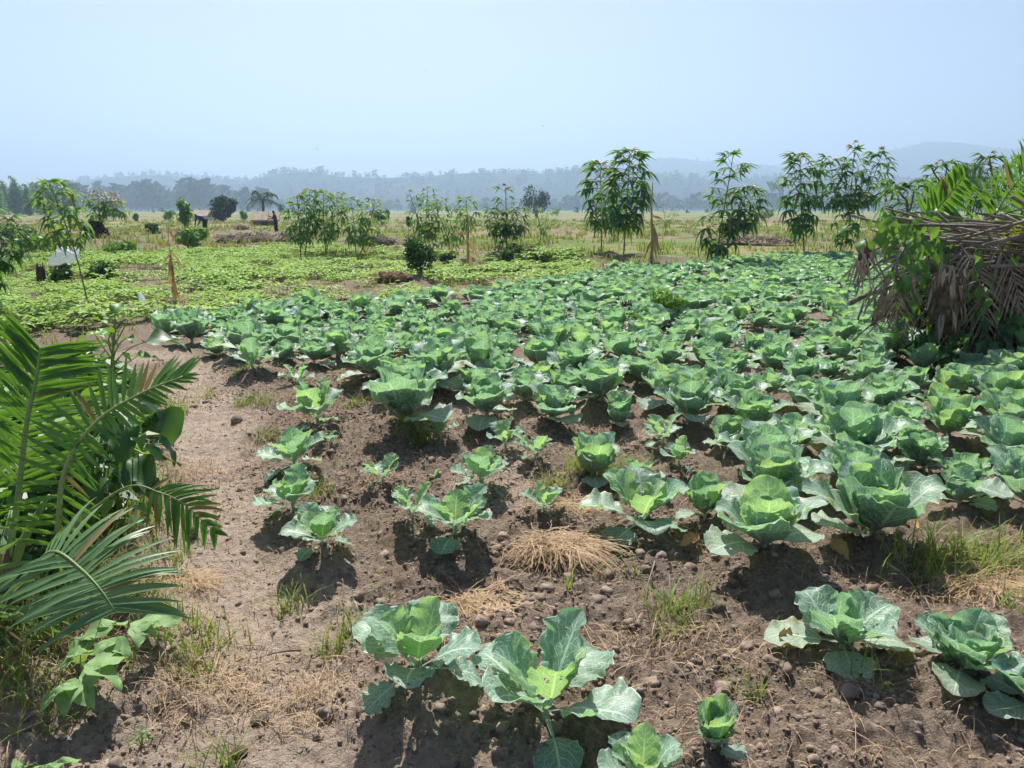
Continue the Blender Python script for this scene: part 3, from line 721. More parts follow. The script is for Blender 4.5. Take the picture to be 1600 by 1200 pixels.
def leaf_at(parent, me, p, az, pitch, roll=0, sc=1.0, name='leaf'):
    Mx = Matrix.Translation(Vector(p) - Vector(parent.location)) @ Matrix.Rotation(az, 4, 'Z') @ Matrix.Rotation(pitch, 4, 'X') @ Matrix.Rotation(roll, 4, 'Y') @ Matrix.Scale(sc, 4)
    return link(name, me, parent, Mx)
def stem_to(parent, a, b, r, mat='rachis', bow=.05, name='stem', k=5):
    a = Vector(a) - Vector(parent.location); b = Vector(b) - Vector(parent.location)
    m = (a + b) / 2 + Vector((prg.uniform(-bow, bow), prg.uniform(-bow, bow), bow))
    v, f = tube(bez(a, m, b, 6), [r * (1 - .4 * i / 5) for i in range(6)], k)
    return link(name, mesh(name, v, f, M[mat]), parent)
# dark broad leaved weed behind the palm
b = G(165, 800)
wd = empty('broadleaf_weed', b, 0, 'dark broad-leaved weed growing between the palm fronds and the path', 'weed')
top = U(180, 500, 3.35)
stem_to(wd, b, top, .011, 'rachis', .03)
for px, py, Y, az_, pt, sc, me in [(150, 560, 3.3, 2.2, -.3, 1.1, 0), (225, 535, 3.4, -1.3, .25, .95, 0), (255, 640, 3.3, -2.2, -.9, .95, 0), (215, 630, 3.25, -1.2, -.3, .9, 0), (185, 660, 3.2, -2.6, -.6, 1.1, 0), (150, 690, 3.15, 2.6, -.7, 1.1, 0),
                                   (200, 720, 3.15, -1.8, -.5, 1.0, 0), (160, 745, 3.1, 2.9, -.6, 1.0, 0), (215, 750, 3.15, -2.0, -.4, .8, 0), (130, 640, 3.3, 1.6, -.2, 1.0, 0), (240, 690, 3.2, -1.5, -.2, .75, 0), (120, 720, 3.2, 1.9, -.5, 1, 0),
                                   (180, 490, 3.35, 0, .9, .8, 1), (165, 505, 3.35, 1.5, .6, .8, 1), (200, 500, 3.35, -1.4, .6, .8, 1), (175, 520, 3.3, 2.8, .5, .8, 1), (195, 530, 3.3, -2.4, .4, .8, 1), (150, 525, 3.35, 1.8, .3, .8, 1), (210, 560, 3.35, -1.0, .3, .9, 1),
                                   (225, 700, 3.15, -1.9, .1, .8, 1), (240, 720, 3.15, -1.2, .1, .8, 1), (215, 680, 3.2, -2.6, .1, .8, 1), (190, 600, 3.3, .3, .4, .8, 1), (170, 780, 3.05, -2.9, -.2, .8, 1), (205, 790, 3.05, -1.7, -.1, .8, 1)]:
    p = U(px, py, Y); q = b.lerp(top, min(.95, max(.1, (p.z - b.z) / (top.z - b.z) - .12)))
    stem_to(wd, q, p, .004, 'rachis', .03, 'petiole', 4)
    leaf_at(wd, (BL_MID if me else BL_DARK)[prg.randrange(3)], p, az_, pt, prg.uniform(-.3, .3), sc * prg.uniform(.9, 1.1))
# bean plants at the lower left
def bean(px, py, n, spread, lab, sc=1.0, hgt=.12):
    b = G(px, py); t = empty('bean_plant', b, 0, lab, 'bean plant')
    for i in range(n):
        a = i * 2.4 + prg.uniform(-.3, .3); rr = spread * math.sqrt((i + .6) / n)
        p = b + Vector((math.cos(a) * rr, math.sin(a) * rr, hgt * (1.15 - .6 * (rr / spread) ** 2) * prg.uniform(.8, 1.2)))
        stem_to(t, b, p, .003, 'rachis', .02, 'petiole', 4)
        for j in (-1.1, 0, 1.1):
            leaf_at(t, prg.choice(BL_BEAN), p, a - math.pi / 2 + j, prg.uniform(-.5, .25), prg.uniform(-.3, .3), sc * prg.uniform(.75, 1.1))
bean(205, 1075, 5, .13, 'leafy green bean plant above the pair at the lower left', .95, .15)
bean(140, 1130, 3, .09, 'smaller bean plant with pointed leaves in front of the leafy one', 1.05, .11)
bean(55, 1245, 3, .07, 'bean plant with two big round leaves cut by the bottom left corner', 1.0, .08)
for i, (px, py, lab, h) in enumerate([(272, 705, 'small pale green seedling at the left border of the path', .12), (222, 1172, 'little weed seedling on the soil below the bean plants', .05), (960, 500, 'low dark leafed weed left of the stump', .12)]):
    b = G(px, py); t = empty('weed_seedling', b, 0, lab, 'weed')
    for k in range(9):
        a = k * 2.4; p = b + Vector((math.cos(a) * h * .5 * (k / 9 + .2), math.sin(a) * h * .5 * (k / 9 + .2), h * (1.1 - k * .06)))
        stem_to(t, b, p, .0018, 'rachis', .008, 'stem', 4); leaf_at(t, prg.choice(BL_MID), p, a - 1.57, prg.uniform(-.2, .4), 0, h * 3.6)

# ------------------------------------------------------------------ cassava
def cassava_leaf_np(seed, lobes, ll, pl, droop):
    rg = np.random.default_rng(seed); V = []; F = []; n = 0
    v, f = tube([(0, 0, 0), (0, pl * .5, pl * .06), (0, pl, 0)], [.006, .005, .004], 3, False); V.append(v); F += [tuple(q) for q in f]; n += len(v)
    for k in range(lobes):
        a = (k - (lobes - 1) / 2) / max(1, lobes - 1) * R(215) + rg.uniform(-.12, .12)
        l = ll * (1 - .32 * abs(k - (lobes - 1) / 2) / (lobes / 2)) * rg.uniform(.9, 1.1)
        d = (math.sin(a), math.cos(a), rg.uniform(-.1, .2))
        v, f = leaflet_np((0, pl, 0), d, (0, 0, 1), l, l * .135, droop * rg.uniform(.7, 1.3), .25, 5); V.append(v); F += [tuple(int(i) + n for i in q) for q in f]; n += len(v)
    return np.concatenate(V), np.array(F)
CLN = [cassava_leaf_np(i, (7, 5, 7, 6, 5)[i], .25, .27, .55 + .15 * i) for i in range(5)]
CL = {k: [mesh('cassava_leaf', v, f, M[k]) for v, f in CLN] for k in ('cassava', 'cassava_light', 'cassava_young')}
def cassava(lab, base, branches, nleaf, sc=1.0, mat='cassava', joined=False, r0=.028, leafy_from=.42, group=None, crown='round', young=.93):
    """branches: lists of points from the ground up (world)"""
    t = empty('cassava_plant', base, 0, lab, 'cassava', group); o0 = Vector(base)
    mats = []
    for bi, pts in enumerate(branches):
        c = [p - o0 for p in spline(pts, 14)]
        rr = [r0 * (1 - .62 * i / 13) * (1 if bi == 0 else .75) for i in range(14)]
        v, f = tube(c, rr, 6); link('trunk' if bi == 0 else 'branch', mesh('stem', v, f, M['cass_stem']), t)
        for i in range(nleaf):
            s = leafy_from + (1 - leafy_from) * (i + prg.random()) / nleaf; s = min(s, .999)
            k = int(s * 13); p = c[k].lerp(c[k + 1], s * 13 - k)
            q = (s - leafy_from) / (1 - leafy_from)
            el = R(-35 + 85 * q ** 1.3 + prg.uniform(-14, 14))
            a = i * 2.39996 + prg.uniform(-.3, .3)
            z = sc * (.58 + .62 * math.sin(math.pi * min(1, .12 + q * .80))) * prg.uniform(.8, 1.15)
            if q > young: z *= .6
            Mx = Matrix.Translation(p) @ Matrix.Rotation(a, 4, 'Z') @ Matrix.Rotation(el, 4, 'X') @ Matrix.Scale(z, 4)
            kind = 'cassava_young' if q > young else mat
            mats.append((Mx, kind, prg.randrange(5)))
    if not joined:
        for Mx, kind, i in mats: link('leaf', CL[kind][i], t, Mx)
    else:
        V = []; F = []; MI = []; n = 0
        for Mx, kind, i in mats:
            v, f = CLN[i]; A = np.array(Mx); V.append(v @ A[:3, :3].T + A[:3, 3]); F.append(f + n); n += len(v); MI += [1 if kind == 'cassava_young' else 0] * len(f)
        me = mesh('crown', np.concatenate(V), np.concatenate(F), [M[mat], M['cassava_young']]); me.polygons.foreach_set('material_index', np.array(MI, dtype=np.int32))
        link('crown', me, t)
    return t
def cas(lab, bpx, bpy, tips, n, sc=1.0, mat='cassava', joined=False, fork=None, r0=.026, lf=.42, group=None, Y=None, young=.93):
    b = G(bpx, bpy) if Y is None else None
    if Y is not None: b = U(bpx, bpy, Y); b.z = ghv(b)
    Y0 = b.y; br = []
    f = U(*fork, Y0) if fork else None
    for i, (x, y) in enumerate(tips):
        tip = U(x, y, Y0 + (i % 3 - 1) * .25 * (len(tips) > 1))
        if f is None: m = b.lerp(tip, .5) + Vector((prg.uniform(-.06, .06), 0, 0)); br.append([b - Vector((0, 0, .05)), m, tip])
        elif i == 0: br.append([b - Vector((0, 0, .05)), f, tip])
        else: br.append([f, f.lerp(tip, .45) + Vector(((tip.x - f.x) * .2, 0, -.03)), tip])
    return cassava(lab, b, br, n, sc, mat, joined, r0, lf, group, young=young)
cas('tall cassava with narrow crown, left one of the pair beside the upright dry maize stalk', 940, 404, [(938, 258)], 64, 1.55, lf=.40)
cas('tallest of the cassava pair left of the upright dry maize stalk', 973, 416, [(984, 240)], 72, 1.55, lf=.40)
cas('full crowned cassava standing alone right of the upright dry maize stalk', 1119, 418, [(1146, 240), (1168, 300)], 42, 1.5, fork=(1124, 372), lf=.40)
cas('slim cassava with a brownish tip, left of the widest forked one', 1258, 408, [(1250, 247)], 66, 1.55, lf=.36)
cas('widest cassava with a forked top, nearest to the brush heap', 1309, 404, [(1336, 226), (1378, 240), (1296, 250)], 44, 1.4, fork=(1326, 330), lf=.22)
cas('lone cassava with a long leaning thin stem at the left', 142, 492, [(78, 288)], 46, .80, 'cassava_light', lf=.58, r0=.014)
cas('cassava half cut by the left edge behind the palm', -25, 500, [(-30, 322), (12, 345)], 40, .75, 'cassava', fork=(-25, 420), lf=.2, r0=.016)
for i, (bx, by, tx, ty, n, lab) in enumerate([(470, 404, 464, 308, 40, 'leftmost cassava of the middle row, by the standing person'), (476, 402, 484, 298, 44, 'second cassava from the left in the middle row'), (510, 402, 506, 300, 44, 'third cassava from the left in the middle row'),
        (508, 398, 528, 304, 40, 'fourth cassava from the left in the middle row'), (556, 402, 548, 312, 42, 'fifth cassava from the left in the middle row, leaning inward'), (560, 404, 586, 316, 36, 'rightmost cassava of the middle row with a drooping light crown')]):
    cas(lab, bx, by, [(tx, ty)], n, 1.15, 'cassava_light' if i != 3 else 'cassava', True, r0=.022, lf=.35, group='cassava row in the middle distance')
cas('forked cassava with pale crown left of the dry slender stalk', 672, 404, [(640, 302), (668, 296), (690, 312)], 26, 1.1, 'cassava_light', True, fork=(662, 370), lf=.1)
cas('low branching cassava behind the dark bush', 702, 400, [(678, 318), (718, 330)], 24, 1.1, 'cassava_light', True, fork=(700, 375), lf=.15)
cas('slender cassava with a small tuft on a straight reddish stem', 730, 416, [(728, 312)], 30, .85, 'cassava_light', True, lf=.62)
cas('round crowned dark cassava right of the slender one', 792, 408, [(790, 292), (770, 330), (812, 330)], 30, 1.15, 'cassava', True, fork=(791, 360), lf=.1)
cas('flat topped cassava with several bare stems over the dark mound at left', 150, 384, [(130, 300), (152, 296), (175, 304), (186, 314)], 24, 1.3, 'cassava_light', True, fork=(155, 345), lf=.55, young=.6)
cas('small bright cassava shrub behind the upright dry maize stalk', 1040, 372, [(1036, 322), (1055, 330)], 18, .8, 'cassava_light', True, fork=(1040, 350), lf=.1)
cas('low bright shrub between the pair of tall cassava', 958, 380, [(952, 330), (975, 335)], 18, .8, 'cassava_light', True, fork=(960, 355), lf=.1)
cas('sparse yellowing cassava in front of the round dark bush', 838, 396, [(838, 326), (856, 330)], 14, .8, 'cassava_light', True, fork=(845, 365), lf=.3)
cas('dark cassava behind the left end of the brush heap', 1418, 0, [(1406, 300), (1430, 290)], 22, .8, 'cassava', True, fork=(1416, 340), lf=.1, Y=11)
cas('cassava rising behind the brush heap above the left green frond', 1465, 0, [(1456, 262), (1480, 258)], 26, .62, 'cassava', True, fork=(1470, 320), lf=.2, Y=11.5)
cas('cassava with drooping leaves rising behind the middle of the heap', 1550, 0, [(1546, 246), (1530, 262)], 26, .62, 'cassava', True, fork=(1548, 320), lf=.2, Y=11.5)
cas('cassava cut by the right edge behind the heap', 1604, 0, [(1594, 244), (1612, 250)], 26, .62, 'cassava', True, fork=(1600, 320), lf=.2, Y=11.5)

# ------------------------------------------------------------------ the brush heap on the right
hb = G(1490, 584); hb = Vector((hb.x, 8.45, ghv((hb.x, 8.45))))
heap = empty('brush_heap', hb, 0, 'big dark heap of dry sticks and palm litter at the right', 'brush heap')
hr = random.Random(12); hn = np.random.default_rng(12)
v, f = ICO2; v = v.copy(); v, f = icos(4)
ang = np.arctan2(v[:, 1], v[:, 0])
d = 1 + .30 * (fbm(v[:, 0] * 2.2 + 9, v[:, 2] * 2.2 + v[:, 1] * 1.7, 4) - .5) * 2 + .22 * (fbm(v[:, 0] * 7 + 3, v[:, 2] * 7 + v[:, 1] * 5, 3) - .5)
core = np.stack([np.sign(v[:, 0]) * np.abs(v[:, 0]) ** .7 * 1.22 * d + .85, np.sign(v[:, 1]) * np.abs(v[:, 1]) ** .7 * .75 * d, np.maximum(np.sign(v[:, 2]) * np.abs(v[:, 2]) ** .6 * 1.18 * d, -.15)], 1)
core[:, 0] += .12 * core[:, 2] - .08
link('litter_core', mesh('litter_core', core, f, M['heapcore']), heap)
def stick(parent, a, b, r, mat='stick', bow=.08, name='stick'):
    a, b = Vector(a), Vector(b); m = (a + b) / 2 + Vector((hr.uniform(-bow, bow), hr.uniform(-bow, bow), hr.uniform(-bow, bow)))
    v, f = tube(bez(a, m, b, 6), [r * hr.uniform(.85, 1.1) * (1 - .35 * i / 5) for i in range(6)], 6)
    return link(name, mesh(name, v, f, M[mat]), parent)
for i in range(230):              # sticks laid across the top
    l = hr.uniform(.7, 1.9); x = hr.uniform(-.1, 2.3); z = .86 + .58 * hr.random() ** .8; y = hr.uniform(-.85, .5) if i % 3 else hr.uniform(-.95, -.6)
    a = hr.gauss(0, .34); tl = hr.gauss(-.03, .15); zc = min(z, 1.5)
    dx = math.cos(a) * l / 2; dy = math.sin(a) * l / 2; dz = math.sin(tl) * l / 2
    stick(heap, (x - dx, y - dy, zc + dz), (x + dx, y + dy, zc - dz), hr.uniform(.006, .015) if i % 6 else hr.uniform(.016, .026), bow=.035)
def hp(px, py, Y): return U(px, py, Y) - hb
stick(heap, hp(1328, 474, 7.7), hp(1420, 442, 8.0), .028)
stick(heap, hp(1345, 398, 7.9), hp(1408, 362, 8.2), .012)
stick(heap, hp(1330, 336, 8.3), hp(1440, 352, 8.3), .016)
stick(heap, hp(1460, 330, 8.0), hp(1560, 400, 7.8), .018); stick(heap, hp(1380, 338, 8.2), hp(1600, 372, 8.0), .02)
stick(heap, hp(1480, 400, 7.75), hp(1640, 424, 7.7), .028); stick(heap, hp(1450, 352, 7.9), hp(1650, 356, 7.9), .022)
stick(heap, hp(1335, 450, 7.8), hp(1395, 395, 8.0), .012); stick(heap, hp(1340, 500, 7.8), hp(1352, 460, 7.9), .012)
stick(heap, hp(1510, 440, 7.7), hp(1600, 495, 7.65), .024); stick(heap, hp(1600, 420, 7.65), hp(1540, 450, 7.7), .014)
for i in range(130):               # slanting thin twigs on the front
    p = hp(hr.uniform(1380, 1680), hr.uniform(390, 540), hr.uniform(7.62, 7.9)); a = hr.uniform(-2.6, -.5); l = hr.uniform(.25, .8)
    stick(heap, p, p + Vector((math.cos(a) * l, hr.uniform(-.12, .12), math.sin(a) * l)), hr.uniform(.004, .010), 'stick' if i % 3 else 'darkwood', .06, 'twig')
def strip(parent, p, d, l, w, droop, mat, name='dry_strip'):
    v, f = leaflet_np(p, d, (0, -1, .2), l, w, droop, .5, 5)
    v = v + hn.normal(0, .004, v.shape)
    return link(name, mesh(name, v, f, M[mat]), parent)
for i in range(150):              # hanging dry leaf strips
    cl = i % 5
    cpx, cpy = [(1350, 400), (1590, 450), (1395, 470), (1560, 430), (1580, 470)][cl]
    p = hp(cpx + hr.gauss(0, 9 if cl == 0 else 24), cpy + hr.gauss(0, 12 if cl == 0 else 30), 7.62 + hr.uniform(0, .25))
    strip(heap, p, (hr.uniform(-.5, .5), hr.uniform(-.4, .1), hr.uniform(-.9, -.2)), hr.uniform(.12, .3 if cl in (0, 2) else .5), hr.uniform(.005, .014), hr.uniform(.1, .5), 'dry_strip')
# cut palm trunk with fibrous leaf bases
tk = [hp(1478, 432, 7.42), hp(1476, 470, 7.36), hp(1482, 515, 7.42)]
v, f = tube(spline(tk, 14), [.13 * (.75 + .4 * math.sin(math.pi * i / 13)) for i in range(14)], 18)
v = v + (fbm(v[:, 0] * 14, v[:, 2] * 6, 3)[:, None] - .5) * .06
tr = link('palm_trunk', mesh('palm_trunk', v, f, M['fibre']), heap)
for i in range(46):
    a = hr.uniform(-2.9, -.2); z = hr.uniform(-.05, .42); p = tk[1] + Vector((math.cos(a) * .13, math.sin(a) * .13, .34 - z))
    v, f = leaflet_np(p, (math.cos(a) * .25 + hr.uniform(-.2, .2), math.sin(a) * .2, -1), (math.cos(a), math.sin(a), 0), hr.uniform(.14, .32), hr.uniform(.008, .028), .02, .5, 4)
    link('leaf_base', mesh('leaf_base', v, f, M['dry_strip'] if i % 2 else M['fibre']), tr)
# root clump hanging at the left end
v, f = icos(3); dd = 1 + .5 * (fbm(v[:, 0] * 5 + 2, v[:, 2] * 5 + v[:, 1] * 4, 3) - .5)
link('root_clump', mesh('root_clump', v * dd[:, None] * [.07, .07, .13] + list(hp(1352, 402, 7.85)), f, M['fibre']), heap)
for k_, (q0, q1, q2, n_) in enumerate([((1540, 360), (1580, 420), (1600, 520), (.2, -.9, .2)), ((1500, 380), (1530, 440), (1540, 545), (0, -.9, .2)), ((1420, 370), (1400, 430), (1405, 530), (-.3, -.8, .2)), ((1620, 350), (1650, 430), (1660, 540), (0, -.9, .2))]):
    frond(heap, [U(*q0, 7.75), U(*q1, 7.5), U(*q2, 7.55)], n_, 20, .34, .008, M['dry_strip'], lambda s_, k: 30 + 25 * s_, .1, .0, .35, .012, hr, rach=M['stick']).name = 'dry_frond'
# vine climbing over the heap
vb = U(1480, 590, 7.5); vb.z = ghv(vb)
vine = empty('climbing_vine', vb, 0, 'bright heart-leaved vine climbing over the brush heap', 'vine')
vine_pts = [[(1500, 590), (1470, 520), (1440, 440), (1430, 380), (1420, 350)], [(1490, 580), (1440, 530), (1420, 500), (1425, 420), (1455, 390), (1470, 350)], [(1500, 590), (1520, 530), (1512, 470), (1515, 420)], [(1500, 590), (1555, 560), (1560, 520), (1580, 500)], [(1430, 390), (1400, 380), (1390, 360), (1352, 352)]]
for k, path in enumerate(vine_pts):
    c = spline([U(x, y, 7.42 + .12 * hr.random() + (.35 if y < 400 else 0)) for x, y in path], 24)
    v, f = tube([p - vb for p in c], .004, 4); link('stem', mesh('stem', v, f, M['rachis']), vine)
    for i in range(80 if k < 2 else 40):
        p = c[hr.randrange(23)] + Vector((hr.gauss(0, .13), hr.uniform(-.12, .05), hr.gauss(0, .09)))
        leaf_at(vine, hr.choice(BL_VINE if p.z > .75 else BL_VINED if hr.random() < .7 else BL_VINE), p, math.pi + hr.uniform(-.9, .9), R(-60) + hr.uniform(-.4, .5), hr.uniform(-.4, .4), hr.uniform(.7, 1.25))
for px, py in ((1553, 552), (1566, 554)):
    o = leaf_at(vine, BL_VINE[0], U(px, py, 7.4), math.pi + hr.uniform(-.4, .4), -1.1, 0, 1.0, 'yellow_leaf')
    o.data = o.data.copy(); o.data.materials[0] = M['palm_yellow']
# green palm behind and on the heap
pb = Vector((U(1530, 400, 9.3).x, 9.6, 0)); pb.z = ghv(pb)
p2 = empty('oil_palm', pb, 0, 'green palm with feathery fronds rising behind the brush heap', 'palm')
frond(p2, [pb, U(1430, 400, 8.9), U(1455, 340, 8.8), U(1480, 308, 8.8), U(1506, 276, 8.8)], (.1, -.9, .25), 26, .46, .018, M['palm'], lambda s, k: 40 if k < 0 else 5, .45, 0, .1, .016, prg, lambda q: .9 - .45 * q)
frond(p2, [pb, U(1540, 370, 8.9), U(1570, 310, 8.9), U(1600, 272, 8.9), U(1640, 230, 8.9)], (.1, -.9, .3), 26, .5, .016, M['palm'], lambda s, k: 35 if k < 0 else 10, .25, 0, .12, .016, prg, lambda q: .95 - .3 * q)
frond(p2, [pb, U(1520, 330, 9.3), U(1532, 300, 9.3), U(1520, 280, 9.3), U(1500, 270, 9.3)], (.3, -.8, .5), 22, .5, .014, M['palm_dull'], lambda s, k: 20, .3, 0, .2, .012, prg)
frond(p2, [pb, U(1590, 350, 9.2), U(1620, 320, 9.0), U(1660, 300, 8.9)], (0, -.7, .7), 20, .5, .014, M['palm'], lambda s, k: 25, .2, 0, .25, .012, prg)
yb = U(1568, 396, 7.85)
p3 = empty('cut_palm_frond', yb, 0, 'short yellow-tipped palm frond lying on top of the heap', 'palm frond')
frond(p3, [yb, U(1570, 385, 7.8), U(1574, 374, 7.7)], (0, -.9, .4), 13, .26, .013, M['palm_yellow'], lambda s, k: 35 + 25 * s, .05, .1, .05, .010, prg, lambda q: 1)
frond(p3, [yb + Vector((.1, 0, 0)), U(1590, 382, 7.8), U(1610, 364, 7.7)], (0, -.9, .4), 13, .28, .013, M['palm_yellow'], lambda s, k: 35 + 25 * s, .05, .1, .05, .010, prg, lambda q: 1)

# ------------------------------------------------------------------ shrubs, mounds, stumps
def shrub(name, lab, px, py, wpx, hpx, mat, seed, n=420, leaf=.07, cat='bush', stems=5, lean=0):
    b = G(px, py); sc = b.y / FPX; w = wpx * sc; h = hpx * sc
    t = empty(name, b, 0, lab, cat); rg = np.random.default_rng(seed)
    lumps = [(0, 0, h * .5, min(w, h) * .42, 1.1)] + [(rg.uniform(-.3, .3) * w + lean * w * q, rg.uniform(-.25, .25) * w, h * q, w * rg.uniform(.14, .26), h / w * .9) for q in rg.uniform(.25, .82, 9)]
    v, f = crown_cards(n, lumps, leaf, rg); v[:, 2] = np.maximum(v[:, 2], .01)
    link('foliage', mesh('foliage', v, f, M[mat], smooth=False), t)
    for k in range(stems):
        a = 6.28 * k / stems + .3
        vv, ff = tube(bez((math.cos(a) * .02, math.sin(a) * .02, -.03), (math.cos(a) * w * .08, math.sin(a) * w * .08, h * .35), (math.cos(a) * w * .25, math.sin(a) * w * .2, h * .75), 5), [h * .012 + .004, h * .01 + .003, h * .008 + .003, h * .006 + .002, .002], 5)
        link('stem', mesh('stem', vv, ff, M['cass_stem']), t)
    return t
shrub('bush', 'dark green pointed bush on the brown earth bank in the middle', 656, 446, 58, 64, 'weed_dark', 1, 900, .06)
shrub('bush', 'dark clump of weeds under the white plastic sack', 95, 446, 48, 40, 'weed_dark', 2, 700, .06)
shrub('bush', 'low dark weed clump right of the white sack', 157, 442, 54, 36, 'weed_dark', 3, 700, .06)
shrub('bush', 'leafy light green weed growing beside the dark stump among cabbages', 1038, 508, 76, 58, 'weed', 4, 1100, .035)
shrub('bush', 'tiny green weed left of the light green one', 985, 512, 26, 30, 'weed', 41, 200, .03)
shrub('bush', 'small leafy weed at the left border of the path beside the palm', 236, 712, 60, 70, 'weed', 43, 420, .035)
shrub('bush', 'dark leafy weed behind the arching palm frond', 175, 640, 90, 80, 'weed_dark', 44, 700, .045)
shrub('bush', 'rounded weeping bush beside the pale hut in the distance', 348, 347, 50, 42, 'tree_far', 5, 1300, .35, 'bush')
shrub('bush', 'dark twin bush rising behind the round crowned cassava', 838, 342, 50, 52, 'tree_far', 6, 1300, .22)
shrub('bush', 'small brownish bush left of the dry maize stalk', 240, 370, 24, 22, 'weed_dark', 7, 400, .12)
shrub('bush', 'tall leafy plant beside the bending person', 294, 374, 26, 54, 'weed', 8, 420, .13)
shrub('bush', 'grassy green clump in front of the bending person', 300, 392, 54, 36, 'weed', 9, 900, .10)
shrub('bush', 'low shrub at the right end of the middle cassava row', 594, 352, 34, 24, 'tree_far', 10, 500, .2)
shrub('bush', 'dark green weeds at the foot of the round crowned cassava', 790, 416, 34, 22, 'weed_dark', 11, 500, .07)
shrub('bush', 'dark weeds at the foot of the slender cassava', 700, 418, 30, 22, 'weed_dark', 42, 400, .07)
for i, (px, py, w, h, m, lab) in enumerate([(212, 347, 10, 14, 'weed', 'small round shrub left of a pale dry patch in the far field'), (265, 348, 24, 20, 'weed', 'grey green shrub left of the tall leafy plant'), (640, 358, 9, 18, 'tree_far', 'thin dark upright shrub behind the pale forked cassava'),
        (870, 338, 22, 16, 'weed', 'pale shrub right of the twin bush'), (938, 322, 26, 22, 'tree_far', 'hazy round bush far left of the tall cassava pair'), (382, 345, 18, 16, 'weed', 'small shrub between weeping bush and hut'), (1380, 335, 30, 22, 'weed', 'shrub in the field left of the heap'),
        (60, 400, 60, 40, 'weed', 'loose green growth behind the sack at left'), (190, 402, 70, 24, 'weed', 'long grassy clump at the far edge of the bean field'), (20, 395, 70, 46, 'weed_dark', 'dark scrub at the left edge of the bean field'), (575, 355, 14, 12, 'weed', 'tiny shrub behind the middle cassava row'),
        (1195, 345, 30, 18, 'weed', 'low green shrub behind the lone full cassava'), (1040, 322, 18, 16, 'tree_far', 'distant bush right of the dry stalk'), (1170, 312, 14, 12, 'tree_far', 'dark distant bush beside the lone full cassava')]):
    shrub('shrub', lab, px, py, w, h, m, 100 + i, 420, .10 + (py < 365) * .08, 'shrub', 3)
def mound(name, lab, px, py, wpx, hpx, mat, seed, sticks=40, cat='mound', sm='stick'):
    b = G(px, py); sc = b.y / FPX; w = wpx * sc; h = hpx * sc
    t = empty(name, b, 0, lab, cat); v, f = icos(3)
    dd = 1 + .7 * (fbm(v[:, 0] * 3 + seed, v[:, 1] * 3 + v[:, 2] * 2.3, 4) - .5)
    v = v * dd[:, None] * [w / 2, w / 2 * .7, h]; v[:, 2] = np.maximum(v[:, 2], -.05)
    link('earth', mesh('earth', v, f, M[mat]), t)
    if sticks:
        A = Acc()
        for i in range(sticks * 4):
            a = hr.uniform(0, 6.28); e = hr.uniform(.1, 1.2); p = Vector((math.cos(a) * w / 2 * math.cos(e), math.sin(a) * w / 2 * .7 * math.cos(e), h * math.sin(e))) * .95
            sl = min(w * .22, .55); q = p + Vector((hr.uniform(-1, 1), hr.uniform(-1, 1), hr.uniform(-.3, .6))) * sl
            A.add(*tube([p, (p + q) / 2 + Vector((0, 0, sl * .08)), q], [sl * .03 + .004, sl * .025 + .003, .002], 3))
        setp(link('twigs', A.mesh('twigs', M[sm]), t), kind='stuff')
    return t
mound('brush_mound', 'dark burnt earth mound under the flat topped cassava', 150, 384, 46, 26, 'heapcore', 3)
mound('brush_mound', 'heap of dry brush between the two workers', 378, 368, 27, 14, 'brush', 4, 60)
mound('brush_mound', 'low pile of cut brush right of the middle cassava row', 590, 386, 60, 10, 'brush', 5, 60)
mound('brush_mound', 'small dark tuft mound on the bean field below the workers', 356, 398, 14, 7, 'heapcore', 6, 14)
mound('brush_mound', 'brown brush strip at the right behind the lone cassava', 1180, 384, 120, 8, 'brush', 7, 60)
mound('brush_mound', 'long brown ridge of hoed weeds by the standing person', 415, 378, 150, 9, 'brush', 8, 120)
mound('earth_bank', 'brown earth bank sloping left from the pointed dark bush', 612, 452, 60, 10, 'brush', 9, 60, 'bank', 'straw')
def stump(lab, px, py, wpx, hpx, mat, seed):
    b = G(px, py); sc = (b.y) / FPX; w = wpx * sc / 2; h = hpx * sc
    t = empty('stump', b, 0, lab, 'stump')
    v, f = tube([(0, 0, -.05), (0, 0, h * .3), (w * .1, 0, h * .7), (w * .05, 0, h)], [w * 1.25, w, w * .95, w * 1.0], 14)
    v = v + (fbm(v[:, 0] * 40 + seed, v[:, 1] * 40 + v[:, 2] * 9, 3)[:, None] - .5) * w * .5
    link('trunk', mesh('trunk', v, f, M[mat]), t)
    for k in range(7):
        a = k * .9; vv, ff = tube([(math.cos(a) * w * .7, math.sin(a) * w * .7, h * .8), (math.cos(a) * w * .8, math.sin(a) * w * .8, h * hr.uniform(1.05, 1.25))], [w * .22, w * .06], 5)
        link('splinter', mesh('splinter', vv, ff, M[mat]), t)
stump('dark broken stump standing among the cabbages', 978, 498, 17, 24, 'darkwood', 3)
stump('short thin stump at the front of the far cabbage row', 752, 490, 9, 14, 'darkwood', 8)
stump('grey weathered stump left of the white sack', 66, 446, 12, 30, 'darkwood', 13)
